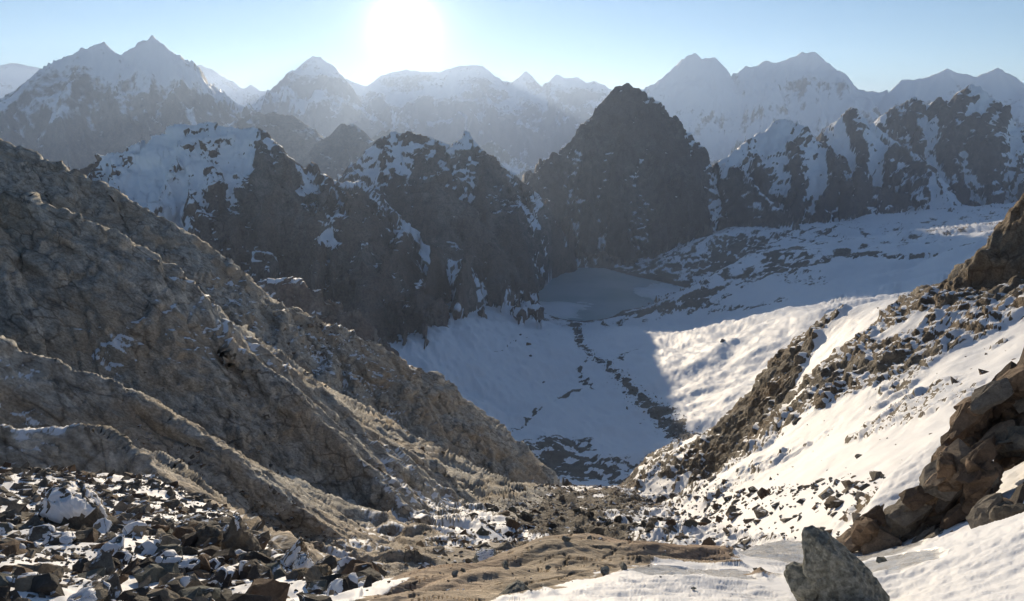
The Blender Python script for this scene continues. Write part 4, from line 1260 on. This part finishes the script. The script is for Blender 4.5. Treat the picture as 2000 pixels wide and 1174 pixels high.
def wedge(groups, d, edge=0.03, amp=1.0, cell=1.0, bev=0.004, rounds=4, flat=True):
    """angular boulder: overlapping broken blocks, each the hull of points (photo pixel, metres nearer or farther than d)"""
    o_ = Vector(pt(groups[0][0][0], 1174, d))
    out_ = bmesh.new()
    for gi, grp in enumerate(groups):
        b_ = bmesh.new()
        for px, py, dd in grp: b_.verts.new(Vector(pt(px, py, d + dd)) - o_)
        bmesh.ops.convex_hull(b_, input=b_.verts)
        bmesh.ops.delete(b_, geom=[v for v in b_.verts if not v.link_faces], context='VERTS')
        bmesh.ops.bevel(b_, geom=list(b_.edges), offset=bev, segments=1, affect='EDGES', clamp_overlap=True)
        bmesh.ops.triangulate(b_, faces=b_.faces)
        for k_ in range(rounds):
            L_ = [e for e in b_.edges if e.calc_length() > edge]
            bmesh.ops.subdivide_edges(b_, edges=L_, cuts=1); bmesh.ops.triangulate(b_, faces=b_.faces)
        b_.normal_update()
        P_ = np.array([v.co[:] for v in b_.verts]); N_ = np.array([v.normal[:] for v in b_.verts])
        x, y, z = P_[:, 0], P_[:, 1], P_[:, 2]
        xs, zs = (x * 0.82 + z * 0.57) / cell, (z * 0.82 - x * 0.57) / cell
        ys = y / cell
        g1, j1 = facets(xs / 0.16, ys / 0.16, zs / 0.07, 3 + gi, 0.9, 0.4)
        g2, j2 = facets(xs / 0.055, ys / 0.055, zs / 0.03, 6 + gi, 0.9, 0.4)
        D_ = amp * (0.018 * g1 * sstep(0, 0.08, j1) + 0.007 * g2 * sstep(0, 0.1, j2) + 0.005 * fbm3(xs / 0.1, ys / 0.1, zs / 0.1, 4, gain=0.6))
        for v, q, n_, e in zip(b_.verts, P_, N_, D_): v.co = q + n_ * e
        for f in b_.faces: f.smooth = not flat
        me_ = bpy.data.meshes.new('tmp'); b_.to_mesh(me_); b_.free(); out_.from_mesh(me_); bpy.data.meshes.remove(me_)
    return out_, o_
bm, o_ = wedge([[(1566, 1046, 0), (1570, 1030, .02), (1585, 1025, .05), (1606, 1032, .05), (1690, 1105, .1), (1738, 1165, .05), (1735, 1215, 0), (1600, 1215, -.1), (1578, 1120, -.16), (1600, 1062, -.10), (1705, 1185, -.28), (1620, 1200, -.3), (1645, 1095, -.18), (1572, 1130, -.1), (1640, 1062, .35), (1720, 1195, .35), (1590, 1190, .35), (1575, 1062, .25)],
               [(1531, 1120, 0), (1533, 1103, 0), (1556, 1097, .05), (1600, 1112, -.05), (1612, 1150, -.22), (1545, 1152, -.14), (1580, 1180, -.18), (1565, 1195, .1), (1605, 1190, .2), (1562, 1104, .2)]], 5.9)
big_o = link('boulder', bm_mesh('boulder', bm, MAT_BIG)); big_o.location = o_; bm.free()
tag(big_o, 'large pointed grey green boulder sitting in the ice beside the ochre slab', 'boulder')
KEEP.append((o_.x, o_.y, 0.7)); KNAMES.append('large grey green boulder')

def outcrop_block(root, outline, d, depth, mat=None, amp=4.5, cell=4.0):
    cx, cy = np.mean([q[0] for q in outline]), np.mean([q[1] for q in outline])
    outline_full = [(cx + (x - cx) * 0.84, cy + (y - cy) * 0.84) for x, y in outline]
    outline = [(cx + (x - cx) * 0.88, cy + (y - cy) * 0.88) for x, y in outline]
    grp = [(x, y, 0.1 * depth) for x, y in outline]
    grp += [(cx + (x - cx) * 0.72, cy + (y - cy) * 0.72, -0.42 * depth) for x, y in outline[::2]]
    grp += [(cx + (x - cx) * 0.75, cy + (y - cy) * 0.75, 0.5 * depth) for x, y in outline[1::2]]
    bm, o_ = wedge([grp], d, edge=0.09, amp=amp, cell=cell, bev=0.05)
    me = bm_mesh('block', bm, mat or MAT_RUST); bm.free()
    b_ = link('block', me, root); b_.location = o_ - root.location
    # foliated plates breaking off the block, all dipping the same way
    xs_, ys_ = [q[0] for q in outline_full], [q[1] for q in outline_full]
    n_ = int(11 * depth)
    k_ = 0
    while k_ < n_:
        px, py = rs.uniform(min(xs_), max(xs_)), rs.uniform(min(ys_), max(ys_))
        if not inpoly(np.array([px]), np.array([py]), outline_full)[0]: continue
        k_ += 1
        c_ = Vector(pt(px, py, d + depth * rs.uniform(-0.42, 0.10)))
        th = math.radians(rs.normal(47, 11)); ph = rs.uniform(-0.5, 0.35)
        X_ = Vector((math.cos(th), 0, math.sin(th))); Z_ = Vector((-math.sin(th) * math.cos(ph), -math.sin(ph), math.cos(th) * math.cos(ph))); Y_ = Z_.cross(X_).normalized(); Z_ = X_.cross(Y_)
        R_ = Matrix((X_, Y_, Z_)).transposed()
        L_ = depth * rs.uniform(0.32, 0.75)
        o = link('plate', PLATES[int(rs.integers(0, len(PLATES)))], root)
        o.matrix_local = Matrix.Translation(c_ - root.location) @ R_.to_4x4() @ Matrix.Diagonal((L_, L_ * rs.uniform(0.7, 1.1), L_ * rs.uniform(0.7, 1.3), 1))
        o.color = [(0.13, 0.09, 0.062, 1), (0.21, 0.145, 0.095, 1), (0.27, 0.20, 0.14, 1), (0.085, 0.07, 0.058, 1), (0.19, 0.165, 0.135, 1)][int(rs.integers(0, 5))]
    return b_
PLATES = []
for i in range(8):
    b_ = hull_rock(rs, np.array([1.0, rs.uniform(0.5, 0.8), rs.uniform(0.2, 0.42)]), n=int(rs.integers(12, 20)), tilt=0.12, boxy=0.5, bevel=0.03)
    bmesh.ops.subdivide_edges(b_, edges=list(b_.edges), cuts=2, fractal=0.3, seed=i); bmesh.ops.triangulate(b_, faces=b_.faces)
    PLATES.append(bm_mesh('plate', b_, MAT_PLATE)); b_.free()
root = bpy.data.objects.new('rock_outcrop', None); COL.objects.link(root)
q = pt(1820, 1085, 11.5); root.location = (q[0], q[1], q[2])
tag(root, 'rust brown rock outcrop breaking through the sunlit snow behind the grey green boulder', 'rock outcrop', kind='structure')
for ol, d_, dep, mt in [
        ([(1652, 1055), (1662, 1030), (1685, 1008), (1720, 995), (1735, 1040), (1720, 1088), (1670, 1082)], 11.4, 1.1, None),
        ([(1715, 1000), (1760, 975), (1800, 950), (1815, 985), (1800, 1045), (1770, 1098), (1722, 1090)], 11.7, 1.3, MAT_GREYB),
        ([(1812, 945), (1822, 882), (1850, 860), (1890, 868), (1905, 930), (1870, 1000), (1830, 1045), (1795, 1065), (1790, 1010)], 11.9, 1.5, None),
        ([(1880, 866), (1938, 888), (1962, 905), (1952, 950), (1925, 985), (1895, 1030), (1862, 1070), (1850, 1000)], 11.6, 1.3, None),
        ([(1848, 866), (1880, 815), (1905, 770), (1935, 738), (1960, 760), (1950, 830), (1930, 890), (1880, 900)], 13.2, 1.5, None),
        ([(1930, 742), (1990, 716), (2080, 712), (2090, 805), (2000, 812), (1978, 838), (1945, 855)], 13.6, 1.8, None),
        ([(1760, 1090), (1795, 1050), (1840, 1020), (1870, 1040), (1850, 1090), (1800, 1104)], 10.9, 0.9, MAT_GREYB),
        ([(1912, 1000), (1940, 985), (2010, 975), (2080, 985), (2060, 1030), (1960, 1040), (1918, 1035)], 10.0, 1.0, MAT_GREYB),
        ([(1905, 875), (1950, 838), (2000, 832), (2060, 840), (2050, 885), (1960, 900)], 12.6, 1.2, MAT_GREYB)]:
    outcrop_block(root, ol, d_, dep, mt)

def boulder(name, outline, d, depth, seed, mat, label, cap=0.0, lim=0.55, sink=0.0, near_name='', **kw):
    bm, o_ = loft(outline, d, depth, seed, **kw)
    me = bm_mesh(name, bm, mat)
    if cap:
        bm.normal_update()
        c_ = bm.copy()
        nn = {v.index: v.normal.copy() for v in c_.verts}
        dn = [f for f in c_.faces if sum(v[c_.verts.layers.float['nz0']] for v in f.verts) / len(f.verts) + 0.3 * float(_p2(np.array([f.calc_center_median().x * 2.3 + seed]), np.array([f.calc_center_median().y * 2.3]))[0]) < lim]
        bmesh.ops.delete(c_, geom=dn, context='FACES')
        bnd = np.array([v.co[:] for v in c_.verts if v.is_boundary])
        for v in c_.verts:
            dd = np.linalg.norm(bnd - np.array(v.co[:]), axis=1).min() if len(bnd) else 1
            v.co += nn[v.index] * (cap * min(1.0, dd / 0.14) ** 0.6 - (0.01 if v.is_boundary else 0))
        for _ in range(3):
            bmesh.ops.smooth_vert(c_, verts=[v for v in c_.verts if not v.is_boundary], factor=0.5, use_axis_x=True, use_axis_y=True, use_axis_z=True)
        cme = bm_mesh('snow_cap', c_, MAT_CAP) if len(c_.faces) > 4 else None
        c_.free()
    bm.free()
    z_ = float(ground(o_.x, o_.y)[0])
    o = link(name, me); o.location = (o_.x, o_.y, min(o_.z, z_ - 0.03) if not sink else o_.z)
    if cap and cme: link('snow_cap', cme, o)
    tag(o, label, 'boulder')
    KEEP.append((o_.x, o_.y, 0.55 * depth)); KNAMES.append(near_name)
    return o
boulder('boulder', [(78, 1000), (95, 965), (130, 950), (165, 952), (190, 968), (210, 1010), (205, 1032), (170, 1045), (125, 1040), (95, 1028)], 16.5, 1.4, 21, MAT_GREYB, 'biggest snow capped boulder on the rock strewn terrace', near_name='biggest snow capped boulder', cap=0.15, lim=0.32, facet=0.10, cell=0.6)
boulder('boulder', [(428, 1085), (440, 1045), (458, 1008), (466, 1004), (478, 1030), (500, 1060), (512, 1085), (470, 1100)], 13.0, 0.7, 23, MAT_GREYB, 'pointed grey slab leaning upright at the rim of the terrace', near_name='pointed grey slab', cap=0.03, lim=0.6, facet=0.06, cell=0.35)
boulder('boulder', [(545, 1100), (568, 1075), (588, 1052), (600, 1075), (615, 1100), (612, 1125), (570, 1128)], 10.6, 0.5, 25, MAT_BAND, 'pointed brown slab with a snow patch standing behind the banded block', near_name='pointed brown slab', cap=0.04, lim=0.42, facet=0.04, cell=0.3)
boulder('boulder', [(572, 1122), (598, 1118), (640, 1108), (650, 1120), (645, 1150), (630, 1172), (580, 1180), (570, 1160)], 9.3, 0.5, 27, MAT_BAND, 'banded brown block beside the ochre slab', near_name='banded brown block', cap=0.0, facet=0.03, cell=0.3)
boulder('boulder', [(570, 1110), (583, 1084), (600, 1082), (612, 1100), (618, 1120), (590, 1130), (572, 1128)], 9.9, 0.4, 28, MAT_GREYB, 'small block buried under a thick white snow pillow', near_name='snow pillowed block', cap=0.05, lim=0.1, facet=0.03, cell=0.3)
boulder('boulder', [(380, 1055), (388, 1035), (410, 1028), (432, 1035), (438, 1055), (425, 1072), (390, 1070)], 13.6, 0.5, 29, MAT_GREYB, 'squat dark block with a flat top beside the pointed grey slab', near_name='squat dark block', facet=0.06, cell=0.3)
boulder('boulder', [(925, 1100), (932, 1085), (945, 1078), (965, 1077), (975, 1090), (982, 1110), (950, 1115), (925, 1112)], 10.6, 0.45, 31, MAT_BIG, 'rounded pale grey boulder with a snow patch perched at the back of the ochre slab', near_name='rounded pale boulder', cap=0.03, lim=0.75, facet=0.03, cell=0.3, sink=1, power=0.45)
boulder('boulder', [(960, 1185), (985, 1160), (1010, 1143), (1022, 1146), (1045, 1168), (1050, 1185)], 5.6, 0.32, 33, MAT_BIG, 'grey wedge shaped stone between the ochre slab and the snow', near_name='grey wedge shaped stone', facet=0.02, cell=0.25, sink=1)

# stones lying on the slab and the ice
small = [(985, 1128, 7.2, 0.13, 'small dark stone on the middle of the ochre slab'), (1068, 1124, 7.4, 0.11, 'small flat stone beside a joint of the ochre slab'), (1105, 1088, 8.6, 0.15, 'small blocky grey stone casting a long shadow on the ochre slab'),
         (1152, 1070, 9.2, 0.12, 'small dark stone at the crest of the ochre slab'), (1182, 1130, 6.7, 0.14, 'grey angular stone at the snow edge of the ochre slab'), (1216, 1124, 6.9, 0.13, 'grey pointed stone at the edge of the ice'),
         (1160, 1122, 7.1, 0.09, 'little grey stone next to the grey angular stone on the slab'), (1356, 1138, 5.9, 0.06, 'tiny dark stone lying alone on the snow bank'), (1296, 1105, 8.0, 0.09, 'little stone frozen into the ice beyond the ochre slab'),
         (890, 1150, 7.0, 0.10, 'grey stone in a hollow of the ochre slab'), (905, 1143, 7.2, 0.08, 'small grey stone touching another in the slab hollow'), (795, 1165, 6.9, 0.09, 'light grey stone low on the ochre slab beside the talus'), (1290, 1130, 6.2, 0.03, 'pebble sized dark stone on the snow bank'), (1720, 1110, 7.5, 0.12, 'little brown stone in the clear ice behind the large boulder')]
small_me = []
for i in range(5):
    b_ = hull_rock(rs, np.array([1.0, 0.8, 0.6]), n=14, tilt=0.4, bevel=0.06)
    small_me.append(bm_mesh('stone', b_, MAT_BIG)); b_.free()
for i, (px, py, d, sz, lab) in enumerate(small):
    loc = place(px, py, d, sz)
    o = link('stone', small_me[i % 5]); o.location = loc + Vector((0, 0, 0.18 * sz)); o.scale = (sz, sz, sz); o.rotation_euler = (0, 0, rs.uniform(0, 6))
    tag(o, lab, 'stone')

# -- talus terrace: the largest stones one by one, the rest as a mass ------------
XY = scatter(10500, in_talus, (-24, -1), (4.5, 26))
k = free_of(XY[:, 0], XY[:, 1]); XY = XY[k]
sz = 0.06 * (1 - rs.uniform(0, 1, len(XY))) ** (-1 / 1.6)
sz = np.clip(sz, 0.06, 0.55)
scr = sz / np.hypot(XY[:, 0], XY[:, 1])
# patches of open snow keep few stones
dens = fbm2(XY[:, 0] / 2.6, XY[:, 1] / 2.6, 3, seed=91)
keep = (dens > 0.08) | (sz > 0.3) | (rs.uniform(size=len(XY)) < 0.2)
XY, sz, scr = XY[keep], sz[keep], scr[keep]
GZ_ = ground(XY[:, 0], XY[:, 1])
order = np.argsort(-scr)
solo, rest = order[:230], order[230:]
HUES = [('dark grey', (0.06, 0.055, 0.048)), ('grey', (0.12, 0.108, 0.09)), ('rust brown', (0.12, 0.08, 0.052)), ('tan', (0.21, 0.175, 0.13)), ('blackish brown', (0.055, 0.044, 0.036)), ('greenish grey', (0.10, 0.102, 0.086))]
for n_, i in enumerate(solo):
    v = int(rs.integers(0, len(VAR)))
    me, cme, hgt = VAR[v]
    s_ = float(sz[i])
    cap = cme is not None and rs.uniform() < 0.24
    hn, hc = HUES[int(rs.integers(0, len(HUES)))]
    o = link('talus_rock', me); o.location = (XY[i, 0], XY[i, 1], GZ_[i] + s_ * hgt * 0.20); o.scale = (s_, s_, s_ * rs.uniform(0.8, 1.25)); o.rotation_euler = (rs.uniform(-.3, .3), rs.uniform(-.3, .3), rs.uniform(0, 6.283))
    if cap: o.rotation_euler = (0, 0, o.rotation_euler[2])
    o.color = tuple(v * 1.5 for v in hc) + (1,)
    shape = 'flat slab' if hgt < 0.3 else ('chunky block' if hgt > 0.48 else 'angular rock')
    beside = ''
    for nm, (kx, ky, kr) in zip(KNAMES, KEEP):
        if math.hypot(XY[i, 0] - kx, XY[i, 1] - ky) < kr + 0.9: beside = nm
    where = ('beside the ' + beside) if beside else ('low on the stony terrace next to the ochre slab' if XY[i, 0] > -4.2 else ('on the stony terrace below the pale outcrop' if XY[i, 1] > 13 else 'in the thick of the stony terrace'))
    lab = ('snow capped ' if cap else 'bare ') + hn + ' ' + shape + ' ' + where
    tag(o, lab, 'rock', lab + 's' if False else ('rocks ' + where))
    if cap: link('snow_cap', cme, o)
rubble('talus_rubble', np.column_stack([XY[rest], GZ_[rest]]), sz[rest], MAT_STONE, 'small broken stones filling the gaps of the rock strewn terrace', 'rubble')

# grit on the ochre slab
XY = scatter(170, lambda x, y: (sdf(x, y, SLAB) < 0.05), (-4, 5), (4, 11))
sz = np.clip(0.018 * (1 - rs.uniform(0, 1, len(XY))) ** (-1 / 1.9), 0.018, 0.09)
rubble('grit', np.column_stack([XY, ground(XY[:, 0], XY[:, 1])]), sz, MAT_STONE, 'loose grit and pebbles on the ochre slab', 'grit', sink=0.1)

# -- couloir floor ---------------------------------------------------------------
def in_floor(x, y): return VIEW(x, y) & (np.abs(x - XG(y)) < 14.5) & (sdf(x, y, BENCH_EDGE) > 2.0)
XY = scatter(13000, in_floor, (-15, 60), (14, 265))
XY = XY[rs.uniform(size=len(XY)) < np.clip(90 / XY[:, 1], 0.2, 1)]
sz = np.clip(0.30 * (1 - rs.uniform(0, 1, len(XY))) ** (-1 / 2.1), 0.30, 1.5)
GZ_ = ground(XY[:, 0], XY[:, 1])
scr = sz / np.hypot(XY[:, 0], XY[:, 1]) * (XY[:, 1] > 55)
order = np.argsort(-scr)
CV = []
for i in range(10):
    b_ = hull_rock(rs, np.array([1.0, rs.uniform(.6, .95), rs.uniform(.4, .75)]), n=12, tilt=0.6); CV.append(bm_mesh('couloir_boulder', b_, MAT_RUBBLE_OWN)); b_.free()
for i in order[:70]:
    o = link('couloir_boulder', CV[int(rs.integers(0, 10))]); s_ = float(sz[i])
    o.location = (XY[i, 0], XY[i, 1], GZ_[i] + 0.12 * s_); o.scale = (s_,) * 3; o.rotation_euler = (0, 0, rs.uniform(0, 6.283))
    hn, hc = HUES[int(rs.integers(0, len(HUES)))]; o.color = hc + (1,)
    tag(o, 'large ' + hn + ' boulder in the rubble on the couloir floor', 'boulder', 'large boulders on the couloir floor')
rest = order[70:]
rubble('couloir_rubble', np.column_stack([XY[rest], GZ_[rest]]), sz[rest], MAT_RUBBLE, 'dark boulder rubble covering the couloir floor', 'rubble')

# -- scree in the hollows of the pale slope ---------------------------------------
cs = [(hit(*q[:2], 12, 300, near_s, 900), q[2], q[3]) for q in [(500, 1000, 7, 900), (430, 960, 5, 500), (560, 1040, 5, 500), (480, 880, 5, 350), (450, 600, 12, 260), (640, 700, 18, 450), (720, 740, 18, 450), (900, 960, 12, 500), (880, 920, 10, 300)]]
pp = np.concatenate([np.stack([rs.normal(c_[0], r_ * 0.6, n_), rs.normal(c_[1], r_ * 0.6, n_)], 1) for c_, r_, n_ in cs])
u_ = pp[:, 0] - XG(pp[:, 1]); pp = pp[(u_ < -7) & (sdf(pp[:, 0], pp[:, 1], BENCH_EDGE) > 1.0)]
rr_ = np.hypot(pp[:, 0], pp[:, 1])
sz = np.clip(rr_ / 420, 0.10, 0.6) * np.clip((1 - rs.uniform(0, 1, len(pp))) ** (-1 / 2.2), 1, 5)
rubble('scree', np.column_stack([pp, ground(pp[:, 0], pp[:, 1])]), sz, MAT_RUBBLE, 'scree lying in the hollows of the bare pale slope', 'scree')

# -- stones poking through the snow slope ------------------------------------------
def in_right(x, y): return VIEW(x, y) & (x - XG(y) > 11) & (sdf(x, y, BENCH_EDGE) > 1.5)
XY = scatter(1500, in_right, (8, 110), (14, 190))
d_ = fbm2(XY[:, 0] / 9, XY[:, 1] / 9, 3, seed=95)
XY = XY[(d_ > 0.02) | (rs.uniform(size=len(XY)) < 0.12)]
sz = np.clip(0.22 * (1 - rs.uniform(0, 1, len(XY))) ** (-1 / 2.0), 0.22, 1.8)
rubble('slope_rubble', np.column_stack([XY, ground(XY[:, 0], XY[:, 1])]), sz, MAT_RUBBLE, 'dark stones poking through the snow slope', 'rubble', sink=0.35)

# -- erratics on the glacier
EV = []
for i in range(3):
    b_ = hull_rock(np.random.default_rng(40 + i), np.array([1.0, 0.85, 0.8]), n=14, tilt=0.4); EV.append(bm_mesh('glacier_boulder', b_, MAT_RUBBLE_OWN)); b_.free()
for i, (px, py, s_, lab) in enumerate([(1033, 669, 10, 'brown house sized boulder lying alone on the white glacier'), (1017, 652, 6, 'grey boulder on the glacier next to the brown house sized one'), (1036, 700, 5, 'small grey boulder on the smooth part of the glacier'),
                                       (1062, 744, 4.5, 'small dark boulder on the glacier near its debris line'), (1412, 678, 8, 'boulder in the sunlit snow at a fold of the glacier')]):
    c = hit(px, py, 400, 2600, mid_s, 1500)
    o = link('glacier_boulder', EV[i % 3]); o.location = (c[0], c[1], float(ground_mid(c[0], c[1])[0]) + 0.1 * s_); o.scale = (s_,) * 3; o.rotation_euler = (0, 0, i * 1.3)
    tag(o, lab, 'boulder'); o.color = (0.16, 0.10, 0.06, 1) if i == 0 else (0.11, 0.10, 0.09, 1)

# rubble along the glacier's debris line
seg = rs.integers(0, len(MORAINE) - 1, 900); tt_ = rs.uniform(0, 1, 900)[:, None]
q = MORAINE[seg] * (1 - tt_) + MORAINE[seg + 1] * tt_
q = q[:, :2] + rs.normal(0, 1, (900, 2)) * (3.0 + 0.9 * seg[:, None])
sz = np.clip(1.3 * (1 - rs.uniform(0, 1, 900)) ** (-1 / 2.2), 1.3, 6.0)
rubble('moraine_rubble', np.column_stack([q, ground_mid(q[:, 0], q[:, 1])]), sz, MAT_RUBBLE, 'boulders strung along the dark debris line of the glacier', 'rubble')

# ------------------------------------------------------------------ air
bm = bmesh.new()
bmesh.ops.create_cube(bm, size=1.0)
bmesh.ops.scale(bm, vec=(60000, 30500, 2110), verts=bm.verts)
bmesh.ops.translate(bm, vec=(0, 13250, 5), verts=bm.verts)
me = bpy.data.meshes.new("haze"); bm.to_mesh(me); bm.free()
m, t = mk("air"); g = NT(t)
out = g.n("ShaderNodeOutputMaterial")
pv = g.n("ShaderNodeVolumePrincipled")
pv.inputs['Color'].default_value = (0.55, 0.71, 1.0, 1)
pv.inputs['Density'].default_value = 0.000042
pv.inputs['Anisotropy'].default_value = 0.45
g.l(pv.outputs[0], out.inputs['Volume'])
me.materials.append(m)
tag(link('haze', me), 'thin bluish haze filling the air between the mountains', 'haze', kind='stuff')
